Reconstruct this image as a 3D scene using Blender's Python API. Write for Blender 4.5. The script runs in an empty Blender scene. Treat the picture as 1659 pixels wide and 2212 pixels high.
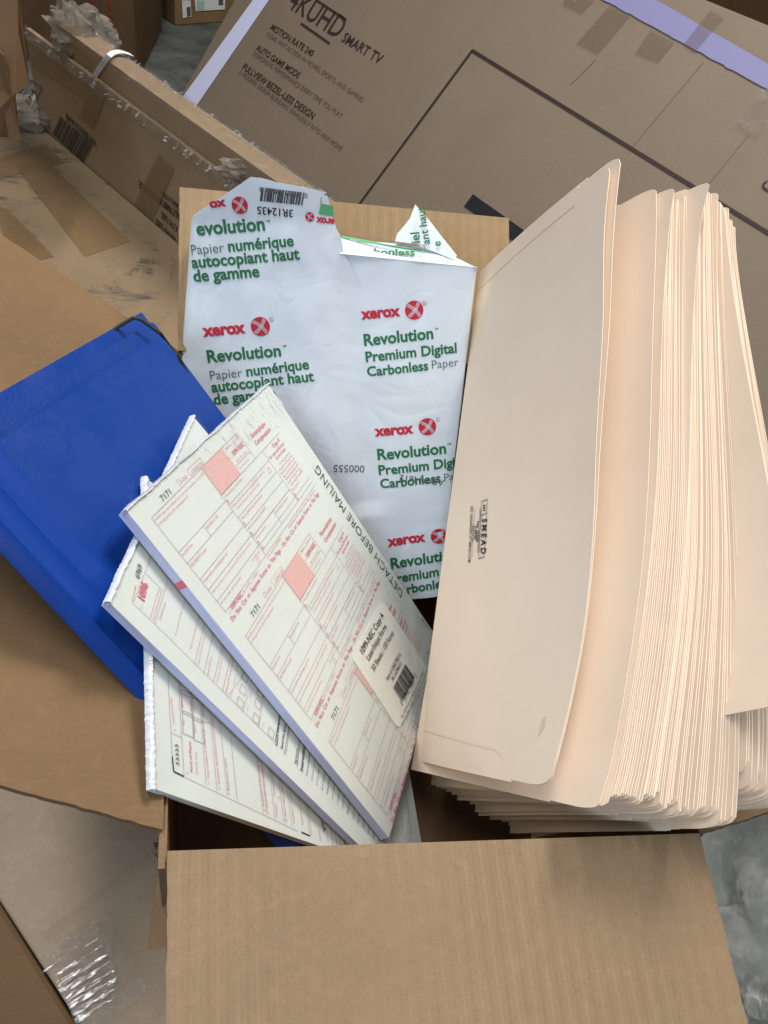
import bpy, bmesh, math, random
from mathutils import Vector, Matrix, noise
random.seed(7)
V = Vector
scene = bpy.context.scene
# ------------------------------------------------------------------ camera
# world frame: origin at the near left corner of the open carton's rim, x along its
# near side, y along its depth, z up, metres
CX = V((0.9729439, -0.1398351, 0.1839195))     # camera right
CD = V((0.0208644, -0.7396149, -0.6727069))    # camera down
CF = V((0.2300976, 0.6583434, -0.7166862))     # camera forward
CP = V((0.018719, -0.1223489, 0.3822464))
cam_d = bpy.data.cameras.new("camera")
cam_d.lens = 26.0; cam_d.sensor_width = 36.0; cam_d.sensor_fit = 'AUTO'
cam_d.clip_start = 0.02; cam_d.clip_end = 60
cam = bpy.data.objects.new("camera", cam_d)
scene.collection.objects.link(cam)
cam.matrix_world = Matrix(((CX.x, -CD.x, -CF.x, CP.x), (CX.y, -CD.y, -CF.y, CP.y),
                           (CX.z, -CD.z, -CF.z, CP.z), (0, 0, 0, 1)))
scene.camera = cam
# ------------------------------------------------------------------ light
world = bpy.data.worlds.new("World"); scene.world = world
world.use_nodes = True
world.node_tree.nodes["Background"].inputs[0].default_value = (0.80, 0.88, 1.0, 1)
world.node_tree.nodes["Background"].inputs[1].default_value = 0.12
def area(name, loc, target, size, power, col, size_y=None):
    d = bpy.data.lights.new(name, 'AREA'); d.energy = power; d.color = col
    d.shape = 'RECTANGLE'; d.size = size; d.size_y = size_y or size
    o = bpy.data.objects.new(name, d); scene.collection.objects.link(o)
    o.location = loc
    o.rotation_euler = (V(target) - V(loc)).to_track_quat('-Z', 'Y').to_euler()
    return o
area("warehouse_ceiling_light", (1.15, 1.45, 2.5), (0.1, 0.25, 0), 0.9, 74, (1.0, 0.95, 0.87))
area("tape_glint_strip", (-0.42, 0.72, 2.6), (-0.42, 0.72, 0), 0.16, 14, (1.0, 0.96, 0.9), 1.3)  # unseen overhead strip, set where the lower left tape would mirror it
area("tape_glint_strip", (-0.5, 0.02, 2.6), (-0.5, 0.02, 0), 0.32, 26, (1.0, 0.96, 0.9), 1.4)  # second unseen strip, added so the wrinkled tape catches glints
area("loading_door_daylight", (-1.5, -2.1, 1.7), (0.15, 0.3, 0.0), 2.0, 34, (0.74, 0.87, 1.0), 1.5)
scene.view_settings.view_transform = 'Standard'
scene.view_settings.look = 'None'
scene.view_settings.gamma = 1
scene.view_settings.use_curve_mapping = False
scene.view_settings.exposure = 0.30

# ------------------------------------------------------------------ helpers
FPX = 26.0 / 36.0 * 2212
def ray(p):
    return CX * ((p[0] - 829.5) / FPX) + CD * ((p[1] - 1106.0) / FPX) + CF
def at(p, d):
    return CP + ray(p) * d
def on(p, P0, N):
    r = ray(p); return CP + r * ((P0 - CP).dot(N) / r.dot(N))
def onz(p, z):
    return on(p, V((0, 0, z)), V((0, 0, 1)))
def lerp(a, b, t): return a + (b - a) * t

def mat(name, col, rough=0.7, spec=0.3, metal=0.0):
    m = bpy.data.materials.new(name); m.use_nodes = True
    b = m.node_tree.nodes["Principled BSDF"]
    b.inputs["Base Color"].default_value = (*col, 1); b.inputs["Roughness"].default_value = rough
    b.inputs["Specular IOR Level"].default_value = spec; b.inputs["Metallic"].default_value = metal
    return m
def nd(m, t, **kw):
    n = m.node_tree.nodes.new(t)
    for k, v in kw.items(): setattr(n, k, v)
    return n
def lk(m, a, b): m.node_tree.links.new(a, b)
def mathn(m, op, a, b=None):
    n = nd(m, "ShaderNodeMath", operation=op)
    for i, x in enumerate((a, b)):
        if x is None: continue
        if hasattr(x, 'links'): lk(m, x, n.inputs[i])
        else: n.inputs[i].default_value = x
    return n.outputs[0]
def noisen(m, vec, scale, detail=4, rough=0.55, dist=0.0):
    n = nd(m, "ShaderNodeTexNoise"); n.inputs["Scale"].default_value = scale
    n.inputs["Detail"].default_value = detail; n.inputs["Roughness"].default_value = rough
    n.inputs["Distortion"].default_value = dist
    lk(m, vec, n.inputs["Vector"]); return n.outputs[0]
def mixc(m, fac, a, b, mode='MIX'):
    n = nd(m, "ShaderNodeMix", data_type='RGBA', blend_type=mode)
    if hasattr(fac, 'links'): lk(m, fac, n.inputs[0])
    else: n.inputs[0].default_value = fac
    for i, x in ((6, a), (7, b)):
        if hasattr(x, 'links'): lk(m, x, n.inputs[i])
        else: n.inputs[i].default_value = (*x, 1)
    return n.outputs[2]
def ramp(m, fac, lo, hi, a=0.0, b=1.0):
    n = nd(m, "ShaderNodeMapRange"); n.inputs[1].default_value = lo; n.inputs[2].default_value = hi
    n.inputs[3].default_value = a; n.inputs[4].default_value = b
    lk(m, fac, n.inputs[0]); return n.outputs[0]
def bump(m, h, strength, dist):
    b = nd(m, "ShaderNodeBump"); b.inputs["Strength"].default_value = strength
    b.inputs["Distance"].default_value = dist; lk(m, h, b.inputs["Height"])
    lk(m, b.outputs[0], m.node_tree.nodes["Principled BSDF"].inputs["Normal"]); return b

def cardboard(name, col, flute=None, period=0.008, amp=0.10, rough=0.75, blotch=0.12, spec=0.25,
              scuff=None, scuff_amt=0.0, scuff_scale=9):
    """kraft board: fibre specks, large soft stains, optional flute lines along a direction"""
    m = mat(name, col, rough, spec)
    tc = nd(m, "ShaderNodeTexCoord").outputs["Object"]
    P = m.node_tree.nodes["Principled BSDF"]
    f1 = noisen(m, tc, 900, 3, 0.7); f2 = noisen(m, tc, 7, 4); f3 = noisen(m, tc, 130, 4, 0.65)
    dark = tuple(c * (1 - blotch * 1.8) for c in col); lite = tuple(min(1, c * (1 + blotch)) for c in col)
    c = mixc(m, ramp(m, f2, 0.3, 0.7), dark, lite)
    c = mixc(m, ramp(m, f1, 0.50, 0.70, 0, 0.42), c, tuple(x * 0.55 for x in col))
    c = mixc(m, ramp(m, f3, 0.5, 0.72, 0, 0.34), c, tuple(min(1, x * 1.25) for x in col))
    h = mathn(m, 'MULTIPLY', f3, 0.15)
    if flute is not None:
        d = nd(m, "ShaderNodeVectorMath", operation='DOT_PRODUCT'); lk(m, tc, d.inputs[0])
        d.inputs[1].default_value = flute
        w = noisen(m, tc, 16, 3)
        ph = mathn(m, 'ADD', mathn(m, 'MULTIPLY', d.outputs["Value"], 6.28318 / period), mathn(m, 'MULTIPLY', w, 0.5))
        s = mathn(m, 'SINE', ph)
        strong = ramp(m, noisen(m, tc, 11, 3), 0.3, 0.6, 0.72, 1.0)
        s2 = mathn(m, 'MULTIPLY', s, strong)
        c = mixc(m, ramp(m, s2, 0.72, 1.0, 0, amp), c, tuple(min(1, x * 1.5) for x in col))
        c = mixc(m, ramp(m, s2, -0.7, -1.0, 0, amp), c, tuple(x * 0.5 for x in col))
        h = mathn(m, 'ADD', h, mathn(m, 'MULTIPLY', ramp(m, s2, 0.3, 1.0), 0.12))
    if scuff:
        sc_ = noisen(m, tc, scuff_scale, 6, 0.7, 1.5)
        st = nd(m, "ShaderNodeMapping"); st.inputs["Scale"].default_value = (1, 5, 1)
        st.inputs["Rotation"].default_value = (0, 0, 0.6); lk(m, tc, st.inputs["Vector"])
        sc2 = noisen(m, st.outputs[0], scuff_scale * 2.2, 5, 0.7)
        k = mathn(m, 'MULTIPLY', ramp(m, sc_, 0.5, 0.62), ramp(m, sc2, 0.42, 0.56))
        c = mixc(m, mathn(m, 'MULTIPLY', k, scuff_amt), c, scuff)
    lk(m, c, P.inputs["Base Color"]); bump(m, h, 0.35, 0.0008)
    return m

class MB:
    """collects faces of several materials and links them as ONE mesh object"""
    def __init__(s): s.v = []; s.f = []; s.m = []; s.mats = []
    def mi(s, m):
        if m not in s.mats: s.mats.append(m)
        return s.mats.index(m)
    def face(s, pts, m):
        i = len(s.v); s.v += [V(p) for p in pts]; s.f.append(list(range(i, i + len(pts)))); s.m.append(s.mi(m))
    def mesh(s, vs, fs, m):
        i = len(s.v); s.v += [V(p) for p in vs]; k = s.mi(m)
        for f in fs: s.f.append([i + j for j in f]); s.m.append(k)
    def grid(s, fn, nu, nv, m, flip=False):
        vs = [fn(i / nu, j / nv) for j in range(nv + 1) for i in range(nu + 1)]
        fs = []
        for j in range(nv):
            for i in range(nu):
                a = j * (nu + 1) + i; q = [a, a + 1, a + nu + 2, a + nu + 1]
                fs.append(q[::-1] if flip else q)
        s.mesh(vs, fs, m)
    def slab(s, q, n, m, me=None):
        """quad or polygon q given thickness vector n (away from the seen side)"""
        q = [V(p) for p in q]; b = [p + n for p in q]; k = len(q)
        s.face(q, m); s.face(b[::-1], m)
        for i in range(k): s.face([q[i], b[i], b[(i + 1) % k], q[(i + 1) % k]], me or m)
    def tube(s, pts, r, m, n=8):
        rings = []
        for i, p in enumerate(pts):
            t = (V(pts[min(i + 1, len(pts) - 1)]) - V(pts[max(i - 1, 0)])).normalized()
            a = t.orthogonal().normalized(); b = t.cross(a)
            rings.append([V(p) + (a * math.cos(k * 6.2832 / n) + b * math.sin(k * 6.2832 / n)) * r for k in range(n)])
        vs = [p for r_ in rings for p in r_]
        s.mesh(vs, [[i * n + k, i * n + (k + 1) % n, (i + 1) * n + (k + 1) % n, (i + 1) * n + k]
                    for i in range(len(pts) - 1) for k in range(n)], m)
    def build(s, name, parent=None, smooth=False, bevel=0.0):
        me = bpy.data.meshes.new(name)
        off = parent_offset(parent)
        me.from_pydata([p - off for p in s.v], [], s.f)
        for m in s.mats: me.materials.append(m)
        me.polygons.foreach_set("material_index", s.m)
        if smooth:
            bm = bmesh.new(); bm.from_mesh(me); bmesh.ops.remove_doubles(bm, verts=bm.verts, dist=1e-6)
            bm.to_mesh(me); bm.free()
            me.polygons.foreach_set("use_smooth", [True] * len(me.polygons))
            me.set_sharp_from_angle(angle=math.radians(40))
        me.update()
        o = bpy.data.objects.new(name, me); scene.collection.objects.link(o)
        if parent: o.parent = parent
        if bevel:
            bm = bmesh.new(); bm.from_mesh(me); bmesh.ops.remove_doubles(bm, verts=bm.verts, dist=1e-6)
            bm.to_mesh(me); bm.free()
            b = o.modifiers.new("edge", 'BEVEL'); b.width = bevel; b.segments = 2; b.limit_method = 'ANGLE'
        return o
def parent_offset(o):
    off = V((0, 0, 0))
    while o: off += o.location; o = o.parent
    return off
def tag(o, label, cat, group=None, kind=None):
    if label: o["label"] = label
    if cat: o["category"] = cat
    if group: o["group"] = group
    if kind: o["kind"] = kind
    return o
def thing(name, loc, label, cat, group=None):
    o = bpy.data.objects.new(name, None); scene.collection.objects.link(o)
    o.location = loc; o.empty_display_size = 0.05
    return tag(o, label, cat, group)

# ---- writing
_tc = {}
def glyphs(s, bold):
    k = (s, bold)
    if k not in _tc:
        c = bpy.data.curves.new("writing", 'FONT'); c.body = s; c.size = 1; c.offset = bold; c.resolution_u = 3
        o = bpy.data.objects.new("writing", c); scene.collection.objects.link(o)
        dg = bpy.context.evaluated_depsgraph_get(); me = bpy.data.meshes.new_from_object(o.evaluated_get(dg))
        vs = [v.co.copy() for v in me.vertices]; fs = [list(p.vertices) for p in me.polygons]
        bpy.data.objects.remove(o); bpy.data.curves.remove(c); bpy.data.meshes.remove(me)
        x0 = min(v.x for v in vs); x1 = max(v.x for v in vs)
        _tc[k] = ([(v.x - x0, v.y) for v in vs], fs, x1 - x0)
    return _tc[k]

class Sheet:
    """a flat (or gently bent) surface in space; u, v in metres, w off the surface towards the viewer"""
    def __init__(s, O, X, Y, bend=None):
        s.O = O; s.X = X; s.Y = Y; s.N = X.cross(Y).normalized(); s.bend = bend
        s.G = Matrix(((X.dot(X), X.dot(Y)), (X.dot(Y), Y.dot(Y)))).inverted()
    def P(s, u, v, w=0.0):
        if s.bend: u, v, b = s.bend(u, v); w += b
        return s.O + s.X * u + s.Y * v + s.N * w
    def px(s, p):
        d = on(p, s.O, s.N) - s.O
        r = s.G @ V((d.dot(s.X), d.dot(s.Y))); return (r.x, r.y)
    def text(s, mb, st, a, b, m, bold=0.0, hs=1.0, w=0.0006, px=True, shear=0.0):
        if px: a = s.px(a); b = s.px(b)
        gv, gf, gw = glyphs(st, bold)
        dx, dy = b[0] - a[0], b[1] - a[1]; L = math.hypot(dx, dy); k = L / gw
        dx /= L; dy /= L
        vs = []
        for x, y in gv:
            x2 = x * k + shear * y * k; y2 = y * k * hs
            vs.append(s.P(a[0] + dx * x2 - dy * y2, a[1] + dy * x2 + dx * y2, w))
        mb.mesh(vs, gf, m)
    def line(s, mb, a, b, wd, m, w=0.0005, px=True, n=1):
        if px: a = s.px(a); b = s.px(b)
        dx, dy = b[0] - a[0], b[1] - a[1]; L = math.hypot(dx, dy) or 1e-9
        nx, ny = -dy / L * wd / 2, dx / L * wd / 2
        for i in range(n):
            p = (lerp(a[0], b[0], i / n), lerp(a[1], b[1], i / n)); q = (lerp(a[0], b[0], (i + 1) / n), lerp(a[1], b[1], (i + 1) / n))
            mb.face([s.P(p[0] - nx, p[1] - ny, w), s.P(q[0] - nx, q[1] - ny, w), s.P(q[0] + nx, q[1] + ny, w), s.P(p[0] + nx, p[1] + ny, w)], m)
    def poly(s, mb, pts, m, w=0.0003, px=True):
        if px: pts = [s.px(p) for p in pts]
        mb.face([s.P(u, v, w) for u, v in pts], m)
    def quad(s, mb, pts, m, w=0.0003, px=True, n=8):
        if px: pts = [s.px(p) for p in pts]
        a, b, c, d = pts
        def fn(i, j):
            u = lerp(lerp(a[0], b[0], i), lerp(d[0], c[0], i), j); v = lerp(lerp(a[1], b[1], i), lerp(d[1], c[1], i), j)
            return s.P(u, v, w)
        mb.grid(fn, n, n, m)
    def box(s, mb, u0, v0, u1, v1, wd, m, w=0.0005):
        for a, b in (((u0, v0), (u1, v0)), ((u1, v0), (u1, v1)), ((u1, v1), (u0, v1)), ((u0, v1), (u0, v0))):
            s.line(mb, a, b, wd, m, w, False)
    def disc(s, mb, c, r, m, w=0.0005, n=36, sx=1.0):
        mb.face([s.P(c[0] + r * sx * math.cos(i * 6.28318 / n), c[1] + r * math.sin(i * 6.28318 / n), w) for i in range(n)], m)
    def barcode(s, mb, q, m, n=30, w=0.0006, seed=3, px=True):
        """q: start-bottom, end-bottom, end-top, start-top"""
        if px: q = [s.px(p) for p in q]
        r = random.Random(seed); x = 0; bars = []
        while len(bars) < n:
            wd = r.choice((1, 1, 2, 3)); bars.append((x, x + wd)); x += wd + r.choice((1, 1, 2, 3))
        T = bars[-1][1]
        for a, b in bars:
            a /= T; b /= T
            f = lambda t, k: (lerp(q[0][k], q[1][k], t), lerp(q[3][k], q[2][k], t))
            pts = [(f(a, 0)[0], f(a, 1)[0]), (f(b, 0)[0], f(b, 1)[0]), (f(b, 0)[1], f(b, 1)[1]), (f(a, 0)[1], f(a, 1)[1])]
            mb.face([s.P(u, v, w) for u, v in pts], m)
def Z(sc, ox, oy):
    return lambda x, y: (ox + x * sc, oy + y * sc)

# ------------------------------------------------------------------ materials
M = {}
M['kraft'] = cardboard('kraft_board_light', (0.265, 0.182, 0.108), (1, 0.02, 0), 0.0088, 0.17, blotch=0.07)
M['kraft_back'] = cardboard('kraft_board_back', (0.30, 0.205, 0.11), (1, 0, 0), 0.0105, 0.22, blotch=0.08)
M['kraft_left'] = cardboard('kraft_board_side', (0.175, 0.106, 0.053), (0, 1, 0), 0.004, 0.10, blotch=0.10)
M['kraft_in'] = cardboard('kraft_board_inside', (0.25, 0.155, 0.085), (1, 1, 0), 0.006, 0.10)
M['kraft_edge'] = cardboard('kraft_board_cut_edge', (0.19, 0.125, 0.07), (1, 1, 1), 0.004, 0.22)
M['tv_board'] = cardboard('grey_brown_board', (0.225, 0.175, 0.13), None, blotch=0.03, rough=0.6)
M['long_board'] = cardboard('tan_board', (0.25, 0.175, 0.105), None, blotch=0.08, rough=0.6)
M['dark_board'] = cardboard('unlit_brown_board', (0.095, 0.052, 0.024), (0, 1, 0), 0.006, 0.1, blotch=0.15)  # albedo lowered to stand in for the weak light back there
M['tape_board'] = cardboard('scuffed_tan_board', (0.215, 0.155, 0.095), None, blotch=0.10, scuff=(0.06, 0.05, 0.045), scuff_amt=0.95, scuff_scale=9)
M['lower_board'] = cardboard('smooth_grey_tan_board', (0.37, 0.285, 0.205), None, blotch=0.10, rough=0.5)
M['board_core'] = cardboard('torn_board_core', (0.20, 0.14, 0.08), (0.3, 0.3, 1), 0.006, 0.6)

def tape_mat(name, col, alpha, rough=0.12, wr=60, st=0.6):
    m = mat(name, col, rough, 0.6)
    tc = nd(m, "ShaderNodeTexCoord").outputs["Object"]
    P = m.node_tree.nodes["Principled BSDF"]
    P.inputs["Alpha"].default_value = alpha
    mp = nd(m, "ShaderNodeMapping"); mp.inputs["Scale"].default_value = (1, 3.5, 1); mp.inputs["Rotation"].default_value = (0.3, 0, 0.5)
    lk(m, tc, mp.inputs["Vector"])
    bump(m, noisen(m, mp.outputs[0], wr, 5, 0.65, 0.6), st, 0.004)
    return m
M['tape'] = tape_mat('brown_packing_tape', (0.23, 0.14, 0.065), 0.55)
M['tape_clear'] = tape_mat('clear_packing_tape', (0.36, 0.27, 0.18), 0.30, 0.08, 90, 0.7)
M['tape_tv'] = tape_mat('thin_brown_tape', (0.17, 0.12, 0.08), 0.30)
M['tape_lilac'] = mat('lilac_print', (0.245, 0.24, 0.44), 0.45)
M['white_strip'] = mat('pale_lilac_strip', (0.66, 0.68, 0.92), 0.45)

def film_mat(name, scale, strength, tint=(1, 1, 1), gl=0.35, fk=1.0, gr=0.10):
    m = bpy.data.materials.new(name); m.use_nodes = True; nt = m.node_tree
    for n in list(nt.nodes):
        if n.type != 'OUTPUT_MATERIAL': nt.nodes.remove(n)
    out = nt.nodes[0]
    tc = nd(m, "ShaderNodeTexCoord").outputs["Object"]
    mp = nd(m, "ShaderNodeMapping"); mp.inputs["Scale"].default_value = (1, 1, 2.6); lk(m, tc, mp.inputs["Vector"])
    h = noisen(m, mp.outputs[0], scale, 6, 0.7, 1.0)
    b = nd(m, "ShaderNodeBump"); b.inputs["Strength"].default_value = strength; b.inputs["Distance"].default_value = 0.006
    lk(m, h, b.inputs["Height"])
    g = nd(m, "ShaderNodeBsdfGlossy"); g.inputs["Roughness"].default_value = gr; g.inputs["Color"].default_value = (*tint, 1)
    lk(m, b.outputs[0], g.inputs["Normal"])
    t = nd(m, "ShaderNodeBsdfTransparent"); t.inputs["Color"].default_value = (0.97, 0.97, 0.97, 1)
    fr = nd(m, "ShaderNodeLayerWeight"); fr.inputs["Blend"].default_value = 0.5; lk(m, b.outputs[0], fr.inputs["Normal"])
    fr4 = mathn(m, 'ADD', mathn(m, 'MULTIPLY', mathn(m, 'POWER', fr.outputs["Facing"], 4.0), 0.6), 0.05)
    f = mathn(m, 'ADD', mathn(m, 'MULTIPLY', fr4, fk), ramp(m, h, 0.55, 0.8, 0.0, gl))
    mx = nd(m, "ShaderNodeMixShader"); lk(m, f, mx.inputs[0]); lk(m, t.outputs[0], mx.inputs[1]); lk(m, g.outputs[0], mx.inputs[2])
    lk(m, mx.outputs[0], out.inputs[0])
    return m
M['film'] = film_mat('clear_shrink_film', 40, 0.25, gl=0.0, fk=0.9)
M['film_crumpled'] = film_mat('crumpled_clear_film', 90, 0.9, gl=0.35)
M['film_floor'] = film_mat('crumpled_floor_film', 40, 0.7, gl=0.06, fk=0.9)
M['stretch'] = film_mat('crumpled_stretch_film', 60, 0.9, gl=0.12, fk=0.8)
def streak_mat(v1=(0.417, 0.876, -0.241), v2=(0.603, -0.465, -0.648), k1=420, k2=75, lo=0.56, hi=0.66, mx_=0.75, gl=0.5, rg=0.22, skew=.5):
    m = bpy.data.materials.new('painted_glint_film'); m.use_nodes = True; nt = m.node_tree
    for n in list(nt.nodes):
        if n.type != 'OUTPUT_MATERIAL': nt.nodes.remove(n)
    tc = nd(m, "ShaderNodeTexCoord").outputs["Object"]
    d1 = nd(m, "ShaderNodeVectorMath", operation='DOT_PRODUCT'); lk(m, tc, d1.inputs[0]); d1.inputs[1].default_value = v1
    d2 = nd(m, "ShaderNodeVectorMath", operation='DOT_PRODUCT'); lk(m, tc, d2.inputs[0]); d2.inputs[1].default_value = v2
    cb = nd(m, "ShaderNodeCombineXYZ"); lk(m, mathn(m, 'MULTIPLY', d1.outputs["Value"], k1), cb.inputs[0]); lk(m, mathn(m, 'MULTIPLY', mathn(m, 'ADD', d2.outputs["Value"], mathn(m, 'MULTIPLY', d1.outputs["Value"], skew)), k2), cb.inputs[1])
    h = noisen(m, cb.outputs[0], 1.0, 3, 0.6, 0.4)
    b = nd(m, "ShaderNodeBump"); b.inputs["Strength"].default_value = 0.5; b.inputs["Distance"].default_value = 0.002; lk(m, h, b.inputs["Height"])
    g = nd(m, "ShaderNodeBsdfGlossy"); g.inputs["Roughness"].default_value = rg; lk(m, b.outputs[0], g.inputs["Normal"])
    df = nd(m, "ShaderNodeBsdfDiffuse"); df.inputs[0].default_value = (.85, .88, .9, 1)  # white diffuse streaks stand in for highlights on film wrinkles
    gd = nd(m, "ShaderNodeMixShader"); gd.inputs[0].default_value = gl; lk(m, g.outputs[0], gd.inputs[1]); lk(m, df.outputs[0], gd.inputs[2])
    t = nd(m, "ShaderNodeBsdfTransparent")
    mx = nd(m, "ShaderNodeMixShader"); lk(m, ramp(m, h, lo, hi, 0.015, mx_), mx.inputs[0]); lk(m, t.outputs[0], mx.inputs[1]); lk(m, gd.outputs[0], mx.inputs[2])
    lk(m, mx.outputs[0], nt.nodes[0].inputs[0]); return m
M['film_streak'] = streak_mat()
M['glint'] = film_mat('glossy_clear_tape', 160, 0.5, gl=0.0, fk=1.6, gr=0.04)
M['film_white'] = mat('gathered_white_film', (0.62, 0.65, 0.70), 0.2, 0.7)
M['milky'] = mat('milky_bunched_film', (0.36, 0.32, 0.27), 0.16, 0.9); M['milky'].node_tree.nodes["Principled BSDF"].inputs["Alpha"].default_value = 0.42
_m = M['milky']; bump(_m, noisen(_m, nd(_m, "ShaderNodeTexCoord").outputs["Object"], 70, 5, 0.7, 1.2), 0.8, 0.01)

def paper(name, col, rough=0.55, spec=0.3, bs=0.05, coat=0.0):
    m = mat(name, col, rough, spec); P = m.node_tree.nodes["Principled BSDF"]
    tc = nd(m, "ShaderNodeTexCoord").outputs["Object"]
    n1 = noisen(m, tc, 14, 4); n2 = noisen(m, tc, 500, 3)
    c = mixc(m, ramp(m, n1, 0.3, 0.7), tuple(x * 0.965 for x in col), tuple(min(1, x * 1.02) for x in col))
    c = mixc(m, ramp(m, n2, 0.5, 0.8, 0, 0.10), c, tuple(x * 0.8 for x in col))
    lk(m, c, P.inputs["Base Color"])
    h = mathn(m, 'ADD', mathn(m, 'MULTIPLY', n1, 1.0), mathn(m, 'MULTIPLY', n2, 0.02))
    bump(m, h, bs, 0.01)
    P.inputs["Coat Weight"].default_value = coat; P.inputs["Coat Roughness"].default_value = 0.15
    return m
M['wrapper'] = paper('white_ream_wrapper', (0.68, 0.75, 0.83), 0.38, 0.4, 0.5)
_m = M['wrapper']; _o = nd(_m, "ShaderNodeTexCoord").outputs["Object"]
_a = mathn(_m, 'ABSOLUTE', mathn(_m, 'SUBTRACT', noisen(_m, _o, 13, 2, 0.5, 0.8), 0.5)); _b = mathn(_m, 'ABSOLUTE', mathn(_m, 'SUBTRACT', noisen(_m, _o, 34, 2, 0.5, 0.6), 0.5))
bump(_m, mathn(_m, 'ADD', mathn(_m, 'MULTIPLY', ramp(_m, _a, 0.0, 0.10), 0.7), mathn(_m, 'MULTIPLY', ramp(_m, _b, 0.0, 0.10), 0.25)), 0.30, 0.0014)
M['form'] = paper('white_form_paper', (0.62, 0.675, 0.655), 0.5, 0.3, 0.05, 0.25)
M['form_edge'] = paper('lavender_paper_edge', (0.50, 0.53, 0.78), 0.6)
_m = M['form_edge']; _ob = nd(_m, "ShaderNodeTexCoord").outputs["Object"]
_d = nd(_m, "ShaderNodeVectorMath", operation='DOT_PRODUCT'); lk(_m, _ob, _d.inputs[0]); _d.inputs[1].default_value = (0.6798, -0.1244, 0.7228)
_cb = nd(_m, "ShaderNodeCombineXYZ"); lk(_m, mathn(_m, 'MULTIPLY', _d.outputs["Value"], 1500), _cb.inputs[0])
_al = nd(_m, "ShaderNodeVectorMath", operation='LENGTH'); lk(_m, _ob, _al.inputs[0]); lk(_m, mathn(_m, 'MULTIPLY', _al.outputs["Value"], 20), _cb.inputs[1])
lk(_m, mixc(_m, ramp(_m, noisen(_m, _cb.outputs[0], 1.0, 3, 0.6), 0.35, 0.65), (0.36, 0.39, 0.62), (0.56, 0.60, 0.84)), _m.node_tree.nodes["Principled BSDF"].inputs["Base Color"])
M['manila'] = paper('manila_card', (0.90, 0.75, 0.605), 0.62, 0.22, 0.10)
M['manila_line'] = mat('manila_score_line', (0.52, 0.43, 0.31), 0.7)
M['manila_ridge'] = mat('manila_score_ridge', (0.90, 0.79, 0.62), 0.6)
M['manila_stain'] = mat('faint_grey_green_smudge', (0.70, 0.60, 0.43), 0.7)
M['label'] = paper('white_label_paper', (0.74, 0.76, 0.72), 0.45)
M['ink'] = mat('black_ink', (0.025, 0.027, 0.032), 0.6)
M['ink_grey'] = mat('grey_ink', (0.10, 0.10, 0.11), 0.6)
M['ink_brown'] = mat('dark_brown_ink', (0.042, 0.025, 0.022), 0.6)
M['ink_brown2'] = mat('faded_brown_ink', (0.125, 0.09, 0.065), 0.6)
M['ink_tan'] = mat('black_print_on_board', (0.045, 0.036, 0.026), 0.7)
M['green'] = mat('green_ink', (0.016, 0.155, 0.055), 0.5)
M['green_lite'] = mat('light_green_ink', (0.12, 0.42, 0.20), 0.5)
M['green_grey'] = mat('thin_dark_green_ink', (0.06, 0.14, 0.12), 0.5)
M['red'] = mat('red_ink', (0.52, 0.02, 0.045), 0.5)
M['form_red'] = mat('form_red_ink', (0.62, 0.15, 0.20), 0.6)
M['form_pink'] = mat('form_pink_ink', (0.68, 0.36, 0.38), 0.6)
M['form_fill'] = mat('form_pink_fill', (0.64, 0.40, 0.39), 0.6)
M['form_line'] = mat('form_rule_line', (0.40, 0.31, 0.34), 0.6)
M['red_dark'] = mat('dull_red_print', (0.22, 0.03, 0.015), 0.7)
M['black_print'] = mat('solid_black_print', (0.018, 0.018, 0.022), 0.5)
M['cord'] = mat('black_elastic', (0.035, 0.037, 0.03), 0.7)
M['strap'] = mat('white_plastic_strap', (0.72, 0.72, 0.78), 0.35)
m = mat('blue_plastic', (0.004, 0.040, 0.25), 0.36, 0.3); M['blue'] = m
_t = nd(m, "ShaderNodeTexCoord").outputs["Object"]
bump(m, noisen(m, _t, 700, 3), 0.28, 0.001)
lk(m, ramp(m, noisen(m, _t, 35, 5, 0.7, 1.0), 0.35, 0.7, 0.30, 0.50), m.node_tree.nodes['Principled BSDF'].inputs['Roughness'])
m = mat('blue_plastic_grain', (0.003, 0.040, 0.27), 0.36, 0.35); M['blue_grain'] = m
_t = nd(m, "ShaderNodeTexCoord").outputs["Object"]
_d1 = nd(m, "ShaderNodeVectorMath", operation='DOT_PRODUCT'); lk(m, _t, _d1.inputs[0]); _d1.inputs[1].default_value = (0.42, 0.88, -0.24)
_d2 = nd(m, "ShaderNodeVectorMath", operation='DOT_PRODUCT'); lk(m, _t, _d2.inputs[0]); _d2.inputs[1].default_value = (0.60, -0.47, -0.65)
_j = noisen(m, _t, 60, 3)
_s1 = mathn(m, 'SINE', mathn(m, 'ADD', mathn(m, 'MULTIPLY', _d1.outputs["Value"], 2200), mathn(m, 'MULTIPLY', _j, 9)))
_s2 = mathn(m, 'SINE', mathn(m, 'ADD', mathn(m, 'MULTIPLY', _d2.outputs["Value"], 2200), mathn(m, 'MULTIPLY', _j, 9)))
bump(m, mathn(m, 'ADD', _s1, _s2), 0.025, 0.0003)
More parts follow.
